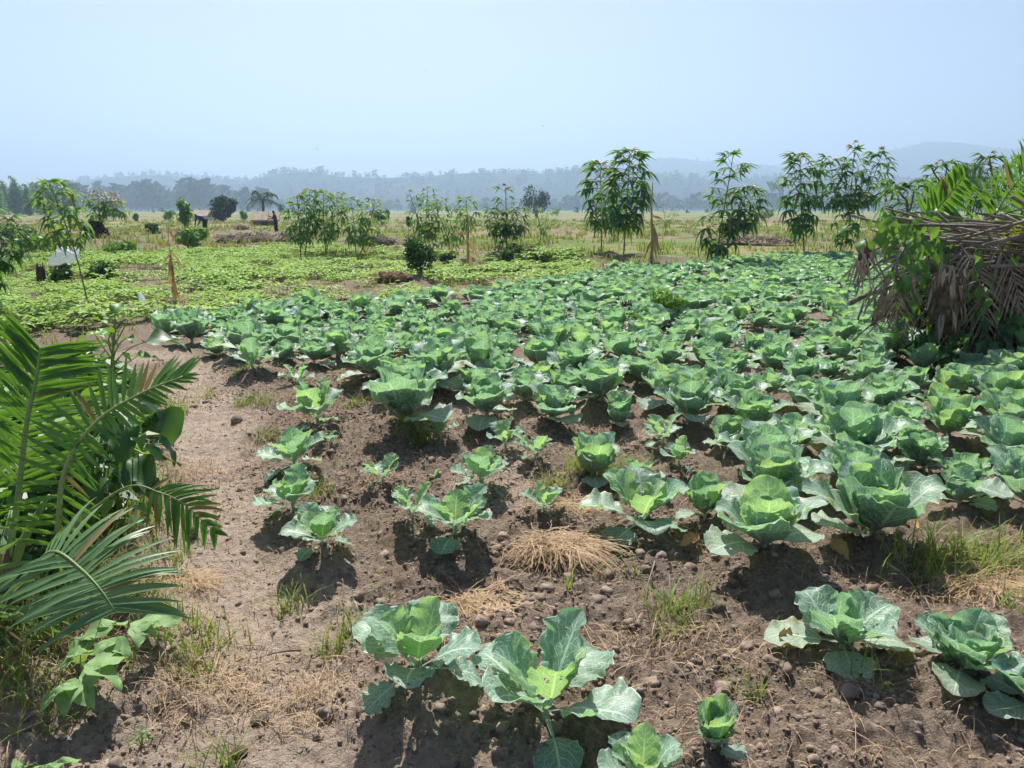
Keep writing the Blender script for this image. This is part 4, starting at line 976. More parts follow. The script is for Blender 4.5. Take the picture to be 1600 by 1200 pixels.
# white sack thrown over the weeds
sb = U(100, 398, P(100, 446).y - .45); sk = empty('plastic_sack', sb, 0, 'crumpled white plastic sack lying over weeds at left', 'sack')
v, f = icos(4); dd = 1 + .6 * (fbm(v[:, 0] * 2.6 + 1, v[:, 2] * 2.6 + v[:, 1] * 2, 4) - .5) + .12 * np.abs(fbm(v[:, 0] * 9, v[:, 2] * 9 + v[:, 1] * 7, 3) - .5) * 2
v = v * dd[:, None] * [.30, .2, .17]; v[:, 2] -= (v[:, 0] < -.05) * (np.abs(v[:, 0]) - .05) * .7
link('bag', mesh('bag', v, f, M['plastic']), sk)
p = G(232, 486); o = link('plastic_scrap', mesh('plastic_scrap', leaflet_np((-.12, 0, .26), (.4, -.2, -.8), (.3, -.9, .3), .34, .05, .2, .6)[0], leaflet_np((0, 0, 0), (1, 0, 0), (0, 0, 1), 1, .1, .1)[1], M['plastic'])); o.location = p
setp(o, 'white plastic scrap caught upright in the bean field', 'plastic')
# dry maize stalks
def maize(lab, px, py, top, leaves, r=.014):
    b = G(px, py); t = empty('maize_stalk', b, 0, lab, 'maize'); tp = U(top[0], top[1], b.y)
    c = spline([b, b.lerp(tp, .35) + Vector((.02, 0, 0)), b.lerp(tp, .7) + Vector((-.02, 0, 0)), tp], 12)
    v, f = tube([p - b for p in c], [r * (1 - .75 * i / 11) for i in range(12)], 6); link('stalk', mesh('stalk', v, f, M['maize']), t)
    for s, dx, up, l, w, dr in leaves:
        p = b.lerp(tp, s) - b
        v, f = leaflet_np(p, (dx, hr.uniform(-.3, .3), up), (0, -1, .3), l, w, dr, .4, 8)
        v = v + hn.normal(0, .006, v.shape); link('leaf', mesh('leaf', v, f, M['maize']), t)
maize('dry brown maize stalk with hanging leaves between bean field and cabbages', 276, 496, (262, 338), [(.60, -.5, .5, .2, .02, 1.6), (.66, .55, -.8, .36, .016, .1), (.64, -.2, -.9, .5, .018, .05), (.57, .08, -.9, .3, .03, .1), (.60, -.12, -.9, .28, .03, .1), (.55, -.12, -1, .5, .02, .05), (.50, .12, -1, .5, .02, .05), (.4, .1, -.9, .45, .02, .05), (.42, -.08, -1, .4, .022, .05), (.3, .3, -.8, .35, .014, .2), (.86, .5, -.5, .3, .012, .5), (.35, -.1, -.9, .4, .024, .05)])
maize('upright dry maize stalk with one brown leaf bundle right of the cassava pair', 1017, 424, (1020, 284), [(.54, .22, -.8, .8, .05, .1), (.55, .3, -.9, .7, .045, .1), (.62, .9, .1, .4, .03, .6), (.35, -.3, -.7, .45, .03, .2), (.52, .12, -.9, .9, .05, .03), (.47, .18, -.9, .6, .05, .1)], .055)
maize('thin dry stalk beside the slender cassava', 729, 424, (732, 342), [(.6, .4, -.5, .6, .04, .3), (.7, -.4, .2, .5, .04, .6), (.4, .3, -.8, .5, .04, .1)], .045)
# clod and loose sticks
v, f = icos(3); dd = 1 + .35 * (fbm(v[:, 0] * 2.5 + 4, v[:, 2] * 2.5 + v[:, 1] * 2, 4) - .5) + .12 * (fbm(v[:, 0] * 9, v[:, 1] * 9 + v[:, 2] * 8, 3) - .5)
for px, py, sc, lab in [(298, 842, .045, 'fist-sized round dark clod of earth on the path below the small frond'), (372, 1162, .026, 'small dark clod on the path near the bottom edge'), (370, 664, .05, 'dark grassy clod at the top of the bare path'), (405, 1118, .028, 'clod in the dry grass left of the front cabbage')]:
    o = link('soil_clod', mesh('soil_clod', v * dd[:, None] * [1.15, .9, .8], f, M['clod'])); o.location = G(px, py) + Vector((0, 0, sc * .35)); o.scale = (sc,) * 3; o.rotation_euler = (0, 0, hr.uniform(0, 6)); setp(o, lab, 'clod')
for (a, b_, r, lab) in [((342, 808), (318, 848), .006, 'pale stick lying on the path beside the round clod'), ((1028, 868), (1005, 945), .004, 'thin straw coloured twig standing slanted on the soil'), ((1432, 902), (1456, 955), .007, 'dark stick lying on the soil above the front right cabbage'), ((470, 1008), (395, 1030), .004, 'thin twig across the path at the front')]:
    p, q = G(*a), G(*b_); c = (p + q) / 2; o = empty('fallen_stick', c, 0, lab, 'stick')
    v, f = tube(bez(p - c + Vector((0, 0, r + .012)), Vector((.01, .01, .03)), q - c + Vector((0, 0, r + .008)), 6), [r * (1 - .08 * i) for i in range(6)], 6); link('wood', mesh('wood', v, f, M['stick']), o)

# ------------------------------------------------------------------ far trees, huts, people, birds
def far_palm(lab, px, py, hpx):
    b = G(px, py); h = hpx * b.y / FPX; t = empty('palm_tree', b, 0, lab, 'palm')
    v, f = tube([(0, 0, -.2), (.05, 0, h * .35), (.1, 0, h * .62)], [.22, .18, .15], 8); link('trunk', mesh('trunk', v, f, M['bark']), t)
    for k in range(13):
        a = k * 2.4; e = hr.uniform(-.1, 1.2); A = Acc(); l = h * .55
        d = Vector((math.cos(a) * math.cos(e), math.sin(a) * math.cos(e), math.sin(e))); p0 = Vector((.1, 0, h * .62)); pts_ = bez(p0, p0 + d * l * .6, p0 + d * l * .85 + Vector((0, 0, -l * .35)), 12)
        A.add(*tube(pts_, .025, 3, False))
        for i in range(2, 12):
            for sd in (-1, 1):
                T = (pts_[i] - pts_[i - 1]).normalized(); B = T.cross(Vector((0, 0, 1))).normalized()
                vv, ff = leaflet_np(pts_[i], B * sd + T * .5, (0, 0, 1), l * .28, .05, .7, .2, 3); A.add(vv, ff)
        link('frond', A.mesh('frond', M['tree_far']), t)
far_palm('palm tree with drooping fronds above the thatched hut', 412, 350, 58)
far_palm('hazy palm tree rising behind the heap in the distance', 1510, 352, 110)
def euc(px, py, hpx, Y, seed, lab, group):
    b = U(px, 330, Y); b.z = ghv(b); h = hpx * Y / FPX + CAM_H; t = empty('eucalyptus_tree', b, 0, lab, 'tree', group); rg = np.random.default_rng(seed)
    v, f = tube([(0, 0, -.3), (.1, 0, h * .4), (0, .1, h * .9)], [h * .014, h * .01, h * .003], 6); link('trunk', mesh('trunk', v, f, M['bark']), t)
    lumps = [(rg.uniform(-.09, .09) * h, rg.uniform(-.09, .09) * h, h * q, h * .17 * (1.2 - q), 1.3) for q in np.linspace(.15, .93, 16)]
    v, f = crown_cards(1300, lumps, h * .034, rg); link('crown', mesh('crown', v, f, M['euc'], smooth=False), t)
for i in range(26):
    px = -140 + i * 10 + hr.uniform(-5, 5)
    euc(px, 330, 50 + hr.uniform(-10, 6) - max(0, px - 60) * .16, 240 + hr.uniform(-30, 60), 300 + i, 'tall hazy eucalyptus in the plantation behind the left edge', 'eucalyptus plantation at left')
def hut(lab, px, py, wpx, hpx, wall, roof, seed, cat='hut', rz=.3, open_=False):
    b = G(px, py); sc = b.y / FPX; w = wpx * sc; h = hpx * sc; d = w * .8; t = empty('hut', b, rz, lab, cat); wh = h * .5
    A = Acc(); q = w * .40; e = d * .38
    if not open_:
        bx = np.array([[sx * q, sy * e, sz] for sz in (-.2, wh) for sy in (-1, 1) for sx in (-1, 1)]); A.add(bx, [(0, 1, 5, 4), (1, 3, 7, 5), (3, 2, 6, 7), (2, 0, 4, 6)]); link('wall', A.mesh('wall', M[wall], False), t)
        dv, df = np.array([[-.12 * w, -e - .02, 0], [.1 * w, -e - .02, 0], [.1 * w, -e - .02, wh * .85], [-.12 * w, -e - .02, wh * .85], [-.12 * w, -e + .05, 0], [.1 * w, -e + .05, 0], [.1 * w, -e + .05, wh * .85], [-.12 * w, -e + .05, wh * .85]]), [(0, 1, 2, 3), (0, 4, 5, 1), (3, 2, 6, 7), (0, 3, 7, 4), (1, 5, 6, 2)]
        link('door', mesh('door', dv, df, M['darkwood'], smooth=False), t)
    else:
        for sx in (-1, 0, 1):
            for sy in (-1, 1):
                v, f = tube([(sx * q, sy * e, -.2), (sx * q, sy * e, wh)], .07, 6); link('post', mesh('post', v, f, M['bark']), t)
    ov = 1.18; a, c_ = q * ov, e * ov * 1.15
    rv = np.array([[-a, -c_, wh - .1], [a, -c_, wh - .1], [a, c_, wh - .1], [-a, c_, wh - .1], [-a, 0, h], [a, 0, h]]); rv2 = rv + [0, 0, -.16]
    V = np.concatenate([rv, rv2]); F = [(0, 1, 5, 4), (2, 3, 4, 5), (1, 2, 5), (3, 0, 4), (7, 6, 10, 11), (9, 8, 11, 10), (0, 6, 7, 1), (2, 8, 9, 3), (1, 7, 11, 8, 2), (3, 9, 10, 6, 0)]
    link('roof', mesh('roof', V, F, M[roof], smooth=False), t)
hut('low thatched hut with dark open side behind the standing person', 415, 352, 44, 22, 'mud', 'thatch', 1, rz=.25)
hut('pale hut with a thatched roof left of the weeping bush', 318, 345, 30, 16, 'white_wall', 'thatch', 2, rz=-.2)
for px, py, Y, w, lab in [(627, 296, 1750, 6, 'white roofed house alone on the wooded slope'), (722, 303, 1700, 11, 'left one of two long white roofs on the hillside'), (743, 301, 1720, 12, 'right one of two long white roofs on the hillside'), (845, 287, 1800, 5, 'small pale roof high on the slope right of the two long ones')]:
    b = U(px, py, Y); h = 5; ww = w * Y / FPX / 2; t = empty('house', b, 0, lab, 'house')
    bx = np.array([[sx * ww, sy * 4, sz] for sz in (-25, 3) for sy in (-1, 1) for sx in (-1, 1)], float); link('wall', mesh('wall', bx, [(0, 1, 5, 4), (1, 3, 7, 5), (3, 2, 6, 7), (2, 0, 4, 6)], M['white_wall'], smooth=False), t)
    rv = np.array([[-ww - .6, -5, 2.6], [ww + .6, -5, 2.6], [ww + .6, 5, 2.6], [-ww - .6, 5, 2.6], [-ww - .6, 0, 5.4], [ww + .6, 0, 5.4]]); link('roof', mesh('roof', rv, [(0, 1, 5, 4), (2, 3, 4, 5), (1, 2, 5), (3, 0, 4), (3, 2, 1, 0)], M['tin'], smooth=False), t)
def skin(name, verts, edges, mat, parent):
    me = bpy.data.meshes.new(name); me.from_pydata([v[:3] for v in verts], edges, []); me.update(); me.materials.append(M[mat])
    o = link(name, me, parent); md = o.modifiers.new('skin', 'SKIN'); md.use_smooth_shade = True
    for sv, v in zip(me.skin_vertices[0].data, verts): sv.radius = (v[3], v[4] if len(v) > 4 else v[3])
    me.skin_vertices[0].data[0].use_root = True
    sd = o.modifiers.new('sub', 'SUBSURF'); sd.levels = 2; sd.render_levels = 2
    return o
def person(lab, px, py, rz, pose, shirt, trousers):
    b = G(px, py); t = empty('person', b, rz, lab, 'person')
    H = pose                                      # joint table, facing +X
    j = lambda k, r, r2=None: (*H[k], r, r2 or r)
    order = [('pelvis', .10, .13), ('chest', .10, .15), ('neck', .06), ('head', .095), ('crown', .08), ('shL', .065), ('elL', .045), ('waL', .032), ('haL', .04), ('shR', .065), ('elR', .045), ('waR', .032), ('haR', .04), ('hipL', .075), ('knL', .055), ('anL', .042), ('toL', .035), ('hipR', .075), ('knR', .055), ('anR', .042), ('toR', .035)]
    idx = {k[0]: i for i, k in enumerate(order)}
    E = [('pelvis', 'chest'), ('chest', 'neck'), ('neck', 'head'), ('head', 'crown'), ('chest', 'shL'), ('shL', 'elL'), ('elL', 'waL'), ('waL', 'haL'), ('chest', 'shR'), ('shR', 'elR'), ('elR', 'waR'), ('waR', 'haR'), ('pelvis', 'hipL'), ('hipL', 'knL'), ('knL', 'anL'), ('anL', 'toL'), ('pelvis', 'hipR'), ('hipR', 'knR'), ('knR', 'anR'), ('anR', 'toR')]
    skin('body', [j(*k) for k in order], [(idx[a], idx[c]) for a, c in E], 'skin', t)
    def sub(name, ks, es, grow, mat):
        ix = {k: i for i, k in enumerate(ks)}; rad_ = {k[0]: k for k in order}
        skin(name, [(*H[k], rad_[k][1] + grow, (rad_[k][2] if len(rad_[k]) > 2 else rad_[k][1]) + grow) for k in ks], [(ix[a], ix[c]) for a, c in es], mat, t)
    sub('shirt', ['pelvis', 'chest', 'shL', 'elL', 'shR', 'elR'], [('pelvis', 'chest'), ('chest', 'shL'), ('shL', 'elL'), ('chest', 'shR'), ('shR', 'elR')], .014, shirt)
    sub('trousers', ['pelvis', 'hipL', 'knL', 'anL', 'hipR', 'knR', 'anR'], [('pelvis', 'hipL'), ('hipL', 'knL'), ('knL', 'anL'), ('pelvis', 'hipR'), ('hipR', 'knR'), ('knR', 'anR')], .016, trousers)
    return t
bend = dict(pelvis=(0, 0, .95), chest=(.36, 0, 1.17), neck=(.50, 0, 1.24), head=(.60, 0, 1.24), crown=(.69, 0, 1.20), shL=(.40, .19, 1.16), elL=(.48, .22, .88), waL=(.58, .16, .64), haL=(.60, .13, .56), shR=(.40, -.19, 1.16), elR=(.50, -.22, .88), waR=(.60, -.14, .66), haR=(.62, -.11, .58),
            hipL=(-.02, .1, .90), knL=(.02, .13, .48), anL=(-.06, .14, .08), toL=(.10, .15, .04), hipR=(-.02, -.1, .90), knR=(.06, -.13, .48), anR=(.0, -.15, .08), toR=(.16, -.16, .04))
stand = dict(pelvis=(0, 0, .95), chest=(.05, 0, 1.32), neck=(.08, 0, 1.48), head=(.12, 0, 1.57), crown=(.12, 0, 1.67), shL=(.05, .2, 1.38), elL=(.16, .27, 1.12), waL=(.40, .20, 1.12), haL=(.47, .16, 1.13), shR=(.05, -.2, 1.38), elR=(.20, -.27, 1.20), waR=(.42, -.16, 1.28), haR=(.48, -.1, 1.32),
             hipL=(0, .1, .90), knL=(.05, .12, .48), anL=(0, .13, .08), toL=(.16, .14, .04), hipR=(0, -.1, .90), knR=(-.05, -.13, .48), anR=(-.12, -.14, .08), toR=(.03, -.15, .04))
person('person in a blue shirt and dark trousers bending down to the soil', 322, 372, math.pi - .3, bend, 'shirt_blue', 'cloth_dark')
person('person in dark clothes standing and holding a hoe', 432, 367, math.pi + .2, stand, 'shirt_grey', 'cloth_dark')
b = G(432, 367); hoe = empty('hoe', b, math.pi + .2, 'long handled hoe held by the standing person', 'hoe')
v, f = tube([(.66, -.02, .03), (.47, .02, 1.2), (.42, .03, 1.5)], .018, 6); link('handle', mesh('handle', v, f, M['stick']), hoe)
v, f = tube([(.66, -.02, .05), (.56, -.02, -.02), (.5, -.02, -.03)], [.03, .08, .10], 4); link('blade', mesh('blade', v, f, M['darkwood']), hoe)
for px, py, Y, sz, lab in [(495, 233, 120, .30, 'tiny bird low in the sky over the middle hills'), (665, 110, 120, .25, 'tiny bird high in the sky at centre'), (848, 197, 120, .28, 'tiny bird in the sky above the twin bush'), (1030, 130, 130, .22, 'tiny bird in the sky above the dry stalk')]:
    t = empty('bird', U(px, py, Y), hr.uniform(0, 6), lab, 'bird')
    v, f = tube([(0, -.5, 0), (0, -.2, .02), (0, .2, .02), (0, .45, .04), (0, .6, .03)], [.02, .10, .12, .09, .02], 6); link('body', mesh('body', v * sz, f, M['bird']), t)
    for sd in (-1, 1):
        link('wing', mesh('wing', np.array([[.08 * sd, .2, .05], [.08 * sd, -.15, .05], [.5 * sd, -.08, .22], [.55 * sd, .22, .24], [1.0 * sd, -.05, .12], [.8 * sd, -.15, .14]]) * sz, [(0, 1, 2, 3), (3, 2, 5, 4)], M['bird']), t)

# ------------------------------------------------------------------ stuff: beans, grass, straw, clods
def bean_proto(seed):
    rg = np.random.default_rng(seed); V = []; F = []; n = 0
    for k in range(11):
        a = k * 2.4 + rg.uniform(-.4, .4); rr = .17 * math.sqrt((k + .5) / 11); c = np.array([math.cos(a) * rr, math.sin(a) * rr, .21 - rr * .6 + rg.uniform(-.05, .05)])
        for j in (-.9, 0, .9):
            d = np.array([math.cos(a + j), math.sin(a + j), rg.uniform(-.35, .25)]); b = np.array([-d[1], d[0], 0]); b = b / np.linalg.norm(b); l = rg.uniform(.075, .115)
            V += [c, c + d * l * .4 + b * l * .34 + [0, 0, .006], c + d * l + [0, 0, -.012], c + d * l * .4 - b * l * .34 + [0, 0, .006]]; F.append((n, n + 1, n + 2, n + 3)); n += 4
    return np.array(V), np.array(F)
def scatter_px(poly, n, rg, keepfn=None):
    A = np.array(poly); out = []
    pp = [P(a, b) for a, b in poly]; x0, x1 = min(p.x for p in pp), max(p.x for p in pp); y0, y1 = min(p.y for p in pp), max(p.y for p in pp)
    x = rg.uniform(x0, x1, n); y = rg.uniform(y0, y1, n); a, b = to_px(x, y); k = inpoly(a, b, poly); x, y = x[k], y[k]
    if keepfn is not None:
        k = keepfn(x, y, rg); x, y = x[k], y[k]
    return x, y
rg = np.random.default_rng(77)
BEAN = [(-260, 620), (60, 585), (150, 556), (238, 520), (300, 508), (420, 490), (640, 476), (880, 446), (935, 430), (900, 412), (720, 414), (620, 396), (420, 393), (150, 402), (-300, 412)]
def bk(x, y, r):
    k = fbm(x * 1.1, y * .8, 3) > .43
    a, b = to_px(x, y); k &= ~((np.abs(a - 570) < 80) & (np.abs(b - 454 + (a - 520) * .07) < 9 * (.3 + 1.4 * fbm(x * 2, y * 2, 3))))
    k &= fbm(x * .35 + 9, y * .5 + 2, 3) + r.normal(0, .05, len(x)) > .37
    return k & (r.random(len(x)) < .96)
x, y = scatter_px(BEAN, 9000, rg)
bgx, bgy = x[::2], y[::2]
x, y = scatter_px([(a_ + (0 if a_ < -200 else 14 * math.sin(b_ * 1.7)), b_ + 5 * math.sin(a_ * .13)) for a_, b_ in BEAN], 12500, rg, bk)
print('bean plants', len(x)); V = []; F = []; n0 = 0
zz = gh(x, y)
for i in range(4):
    k = np.arange(len(x)) % 4 == i; pv_, pf_ = bean_proto(i); m = k.sum(); Mx = rotz(rg.uniform(0, 6.28, m), rg.uniform(.7, 1.3, m) * (.7 + .7 * vnoise(x[k] * .9, y[k] * .9)))
    v, f = instance_batch(pv_, pf_, Mx, np.stack([x[k], y[k], zz[k] + rg.uniform(-.04, .02, m)], 1)); V.append(v); F.append(f + n0); n0 += len(v)
setp(link('bean_crop', mesh('bean_crop', np.concatenate(V), np.concatenate(F), M['bean'], smooth=False)), 'low bright green bean crop covering the ground behind the cabbages', 'beans', kind='stuff')
def blades(x, y, z, h, w, lean, rg, seg=2, flat=0.0):
    """curved grass blades as strips"""
    n = len(x); a = rg.uniform(0, 6.28, n); dx, dy = np.cos(a), np.sin(a); ln = lean * rg.uniform(.3, 1.3, n)
    V = np.zeros((n, (seg + 1) * 2, 3)); bx, by = -dy, dx
    for k in range(seg + 1):
        q = k / seg; cx_ = x + dx * h * ln * q ** 1.6; cy2 = y + dy * h * ln * q ** 1.6; cz = z + h * (q * (1 - flat) - .35 * ln * q * q * (1 - flat)) + flat * .02 * np.sin(q * 3.1)
        ww = w * (1 - q * .88)
        V[:, 2 * k] = np.stack([cx_ - bx * ww, cy2 - by * ww, cz], 1); V[:, 2 * k + 1] = np.stack([cx_ + bx * ww, cy2 + by * ww, cz], 1)
    f = np.array([[2 * k, 2 * k + 1, 2 * k + 3, 2 * k + 2] for k in range(seg)])
    F = f[None] + (np.arange(n) * (seg + 1) * 2)[:, None, None]
    return V.reshape(-1, 3), F.reshape(-1, 4)
def tufts(cx_, cy2, per, spread, rg):
    n = len(cx_); k = np.repeat(np.arange(n), per); s = np.broadcast_to(spread, (n,))[k]
    return cx_[k] + rg.normal(0, 1, len(k)) * s, cy2[k] + rg.normal(0, 1, len(k)) * s
# grassland beyond the crops
GR = [(-500, 408), (150, 400), (420, 394), (700, 416), (900, 412), (960, 424), (1060, 424), (1200, 410), (1350, 405), (2100, 400), (1900, 345), (-300, 345)]
gx, gy = scatter_px(GR, 26000, rg, lambda a, b, r: (r.random(len(a)) < (30 / b) ** 1.1) & (fbm(a * .25, b * .25, 3) > .40))
tx, ty = tufts(gx, gy, 9, .16, rg); tz = gh(tx, ty)
dryk = (fbm(tx * .12 + 20, ty * .2, 3) + rg.normal(0, .06, len(tx))) > .55
for nm, kk, m, lab in (('meadow_grass', ~dryk, 'grass', 'green grass and weeds growing across the field behind the crops'), ('dry_meadow_grass', dryk, 'grass_dry', 'dry yellow grass in patches across the field behind the crops')):
    v, f = blades(tx[kk], ty[kk], tz[kk] - .01, rg.uniform(.14, .42, kk.sum()), .012 + .0006 * ty[kk], .55, rg)
    setp(link(nm, mesh(nm, v, f, M[m], smooth=False)), lab, 'grass', kind='stuff')
# green grass on the soil
TU = [(385, 632, .05, 90), (412, 645, .06, 60), (500, 785, .05, 60), (660, 700, .06, 110), (640, 690, .05, 80), (865, 765, .06, 90), (925, 748, .09, 240), (985, 760, .08, 150), (1045, 965, .05, 60), (1085, 955, .04, 50), (1050, 990, .05, 40), (1450, 890, .10, 160), (1510, 880, .12, 220), (1570, 870, .10, 160), (1590, 950, .04, 30), (560, 985, .05, 50), (450, 935, .05, 50),
      (520, 1005, .04, 50), (1175, 1085, .03, 26), (1355, 1075, .04, 26), (360, 1176, .02, 16), (320, 1192, .03, 20), (885, 925, .02, 14), (985, 905, .02, 12), (940, 900, .02, 10), (325, 615, .06, 60), (270, 640, .10, 120), (480, 775, .05, 50), (250, 760, .08, 80), (420, 690, .05, 60), (380, 590, .06, 80), (560, 640, .06, 90), (1225, 720, .06, 60), (700, 545, .12, 120), (1100, 520, .12, 120), (1215, 510, .12, 100), (1130, 640, .08, 80), (960, 570, .1, 80),
      (230, 960, .06, 60), (290, 985, .06, 60), (330, 1000, .06, 60), (260, 1030, .07, 80), (300, 1060, .06, 60), (150, 960, .10, 160), (60, 1000, .14, 260), (30, 1060, .14, 200), (120, 1010, .10, 160), (180, 990, .08, 100), (0, 1120, .12, 120), (90, 1150, .06, 50), (210, 860, .10, 120), (260, 880, .07, 60), (240, 820, .08, 80)]
X_ = []; Y_ = []; H_ = []
for px, py, s, n in TU:
    p = P(px, py); X_.append(rg.normal(p.x, s, n)); Y_.append(rg.normal(p.y, s, n)); H_.append(rg.uniform(.04, .16, n) * (1.5 if n > 90 else 1))
sx, sy = scatter_px([(250, 560), (560, 620), (1000, 700), (1600, 860), (1700, 1300), (0, 1300), (0, 1000), (240, 900)], 9000, rg, lambda a, b, r: fbm(a * 1.6 + 3, b * 1.6, 3) > .56)
X_.append(sx); Y_.append(sy); H_.append(rg.uniform(.015, .06, len(sx)))
x = np.concatenate(X_); y = np.concatenate(Y_); h = np.concatenate(H_)
v, f = blades(x, y, gh(x, y) - .005, h, .0022 + .012 * h, .9, rg, 3); setp(link('grass_tufts', mesh('grass_tufts', v, f, M['grass'], smooth=False)), 'small green grass tufts scattered on the bare soil', 'grass', kind='stuff')
# tangled undergrowth round the palm
ug = np.random.default_rng(31); UGP = [(-140, 640), (60, 600), (190, 640), (235, 760), (215, 860), (175, 960), (150, 1010), (60, 1080), (-30, 1130), (-200, 1100)]
pu = [P(a_, 860 + (b_ - 860) * .55) for a_, b_ in UGP]; x, y = scatter_px([(a_, 870 + (b_ - 870) * .62) for a_, b_ in UGP], 9000, ug)
n = len(x); hmax = .16 + (.42 + .45 * sstep(2.7, 3.3, y)) * fbm(x * 2.2, y * 2.2, 2); z = gh(x, y) + hmax * ug.random(n) ** .8
lv, lf = np.array([[0, 0, 0], [.030, .05, .006], [0, .12, -.03], [-.030, .05, .006]]), np.array([[0, 1, 2, 3]])
Ms = np.stack([np.array(Euler((ug.uniform(-.9, .5), ug.uniform(-.6, .6), ug.uniform(0, 6.28))).to_matrix()) * ug.uniform(.5, 1.15) for _ in range(n)])
v, f = instance_batch(lv, lf, Ms, np.stack([x, y, z], 1))
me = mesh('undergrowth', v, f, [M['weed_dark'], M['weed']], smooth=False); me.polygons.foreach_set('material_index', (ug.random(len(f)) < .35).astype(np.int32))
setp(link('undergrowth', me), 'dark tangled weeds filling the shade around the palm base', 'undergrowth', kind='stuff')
k = ug.random(n) < .75
v, f = blades(x[k], y[k], gh(x[k], y[k]) - .01, ug.uniform(.15, .5, k.sum()), .003, .7, ug, 4)
setp(link('undergrowth_grass', mesh('undergrowth_grass', v, f, M['grass'], smooth=False)), 'long grass blades tangled under the palm fronds', 'grass', kind='stuff')
tx, ty = tufts(bgx, bgy, 5, .18, rg)
v, f = blades(tx, ty, gh(tx, ty) - .01, rg.uniform(.08, .30, len(tx)), .008, .6, rg, 2)
setp(link('crop_weeds', mesh('crop_weeds', v, f, M['grass'], smooth=False)), 'grass and weeds growing between the bean plants', 'grass', kind='stuff')
# straw litter
NEARS = [(240, 560), (560, 590), (1050, 690), (1200, 820), (1600, 830), (1750, 1350), (-60, 1350), (-60, 1020), (230, 900)]
sx, sy = scatter_px(NEARS, 16000, rg, lambda a, b, r: (fbm(a * 1.9 + 8, b * 1.9, 3) + r.normal(0, .07, len(a))) > .53)
SP = [(430, 1070, .16, 260), (350, 1050, .14, 180), (470, 1100, .10, 110), (290, 910, .07, 120), (310, 740, .14, 260), (470, 640, .1, 120), (590, 750, .1, 150), (1080, 1010, .1, 120), (1560, 905, .14, 420), (1490, 915, .10, 200), (960, 1010, .08, 90), (300, 1100, .12, 200), (200, 950, .10, 200), (60, 1090, .14, 200), (140, 1030, .12, 200), (885, 790, .10, 200)]
for px, py, s, n in SP:
    p = P(px, py); sx = np.concatenate([sx, rg.normal(p.x, s, n)]); sy = np.concatenate([sy, rg.normal(p.y, s * .8, n)])
kx, ky = scatter_px(NEARS, 9000, rg)
nl = len(sx); sx = np.concatenate([sx, kx]); sy = np.concatenate([sy, ky]); sl = np.where(np.arange(len(sx)) < nl, rg.uniform(.04, .17, len(sx)), rg.uniform(.012, .06, len(sx)))
v, f = blades(sx, sy, gh(sx, sy) + .006, sl, rg.uniform(.0008, .0028, len(sx)), 1.0, rg, 4, .75)
v[:, 2] = np.maximum(v[:, 2], gh(v[:, 0], v[:, 1]) + .002)
setp(link('straw_litter', mesh('straw_litter', v, f, M['straw'], smooth=False)), 'dry straw stalks strewn over the soil and path', 'straw', kind='stuff')
def straw_pile(lab, px, py, wpx, n, hgt, seed):
    b = G(px, py); w = wpx / FPX * math.hypot(b.y, CAM_H); rg = np.random.default_rng(seed); t = empty('straw_pile', b, 0, lab, 'straw pile')
    V = []; F = []; m = 0
    for i in range(n):
        a = rg.normal(-1.2, .9) + (rg.random() < .3) * rg.uniform(0, 6.28); r0 = rg.normal(0, .19, 2) * w * np.array([1, .7]); l = w * rg.uniform(.3, .62); e = rg.uniform(.1, .9)
        p0 = np.array([r0[0], r0[1] + w * .08, hgt * rg.uniform(.3, 1)]); d = np.array([math.cos(a), math.sin(a) * .8, .35 * e]); ww = rg.uniform(.0009, .0022)
        c = [p0 + d * l * q + np.array([rg.normal(0, .004), rg.normal(0, .004), -hgt * 1.3 * q * q]) for q in (0, .25, .5, .75, 1)]
        bb = np.array([-d[1], d[0], .3]); bb = bb / np.linalg.norm(bb) * ww
        gz = gh(np.array([q[0] + b.x for q in c]), np.array([q[1] + b.y for q in c])) - b.z
        for q, g in zip(c, gz): q[2] = max(q[2], g + .004); V += [q - bb, q + bb]
        F += [(m + 2 * k, m + 2 * k + 1, m + 2 * k + 3, m + 2 * k + 2) for k in range(4)]; m += 10
    setp(link('stalks', mesh('stalks', np.array(V), np.array(F), M['straw'], smooth=False), t), kind='stuff')
straw_pile('big golden pile of dry grass on the soil left of the stretched leaf cabbage', 872, 868, 140, 620, .06, 1)
straw_pile('smaller flat dry grass pile in front of the big golden one', 748, 938, 120, 380, .035, 2)
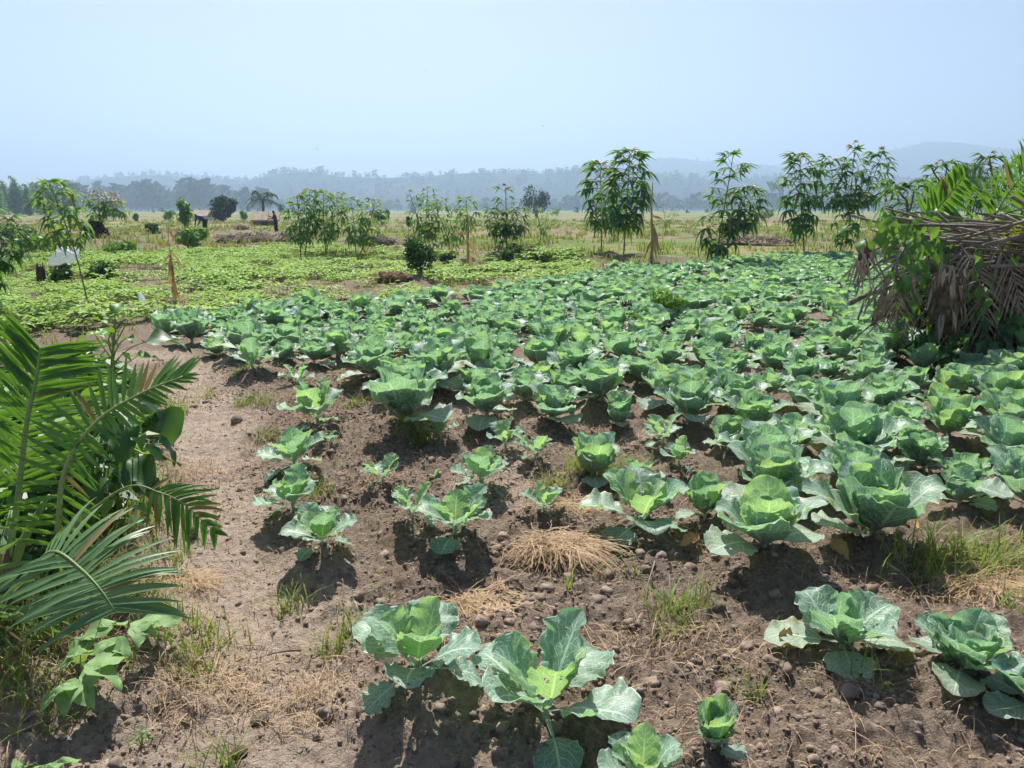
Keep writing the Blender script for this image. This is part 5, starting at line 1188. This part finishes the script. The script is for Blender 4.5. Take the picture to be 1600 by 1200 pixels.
straw_pile('dry root tuft behind the big golden straw pile', 905, 795, 90, 300, .05, 3)
straw_pile('flat dry palm leaf bundle on soil right of the low frond', 285, 908, 100, 120, .03, 4)
straw_pile('dry grass heap on the right beside the green grass tuft', 1565, 912, 150, 420, .06, 5)
# clods of earth
def clods(n, poly, r0, r1, proto, seed, keep):
    rg = np.random.default_rng(seed); x, y = scatter_px(poly, n, rg, keep); m = len(x); r = r0 * (r1 / r0) ** (rg.random(m) ** 2.6)
    Vp, Fp = proto; V = []; F = []; n0 = 0; zz = gh(x, y)
    for i in range(8):
        k = np.arange(m) % 8 == i; q = k.sum(); pv_ = Vp * (1 + .85 * (fbm(Vp[:, 0] * 2.6 + i * 7, Vp[:, 1] * 2.3 + Vp[:, 2] * 1.9 + 3, 3, .75) - .5) * 2)[:, None]
        Mx = rotz(rg.uniform(0, 6.28, q), r[k]); Mx[:, 2, 2] *= rg.uniform(.55, .95, q); Mx[:, 0, 2] += rg.normal(0, .2, q) * r[k]
        v, f = instance_batch(pv_, Fp, Mx, np.stack([x[k], y[k], zz[k] - r[k] * .12], 1)); V.append(v); F.append(f + n0); n0 += len(v)
    return np.concatenate(V), np.concatenate(F)
def ck(a, b, r):
    d = path_dist(a, b); mm = np.zeros(len(a))
    for cx2, cy3, dd_ in MOUND: mm = np.maximum(mm, np.exp(-((a - cx2) ** 2 + (b - cy3) ** 2) / (.35 * dd_ + .12) ** 2))
    return r.random(len(a)) < np.clip((.10 + .9 * sstep(.45, .6, fbm(a * 2.3, b * 2.3, 3))) * (.34 + sstep(.15, .55, d)) + .8 * mm, 0, 1)
v1, f1 = clods(7500, NEARS, .008, .034, ICO2, 5, ck); v2, f2 = clods(88000, NEARS, .004, .015, ICO1, 6, ck)
setp(link('soil_clods', mesh('soil_clods', np.concatenate([v1, v2]), np.concatenate([f1, f2 + len(v1)]), M['clod'], smooth=False)), 'crumbly dark clods of earth covering the tilled soil', 'clods', kind='stuff')
print('tris clods', len(f1) + len(f2))
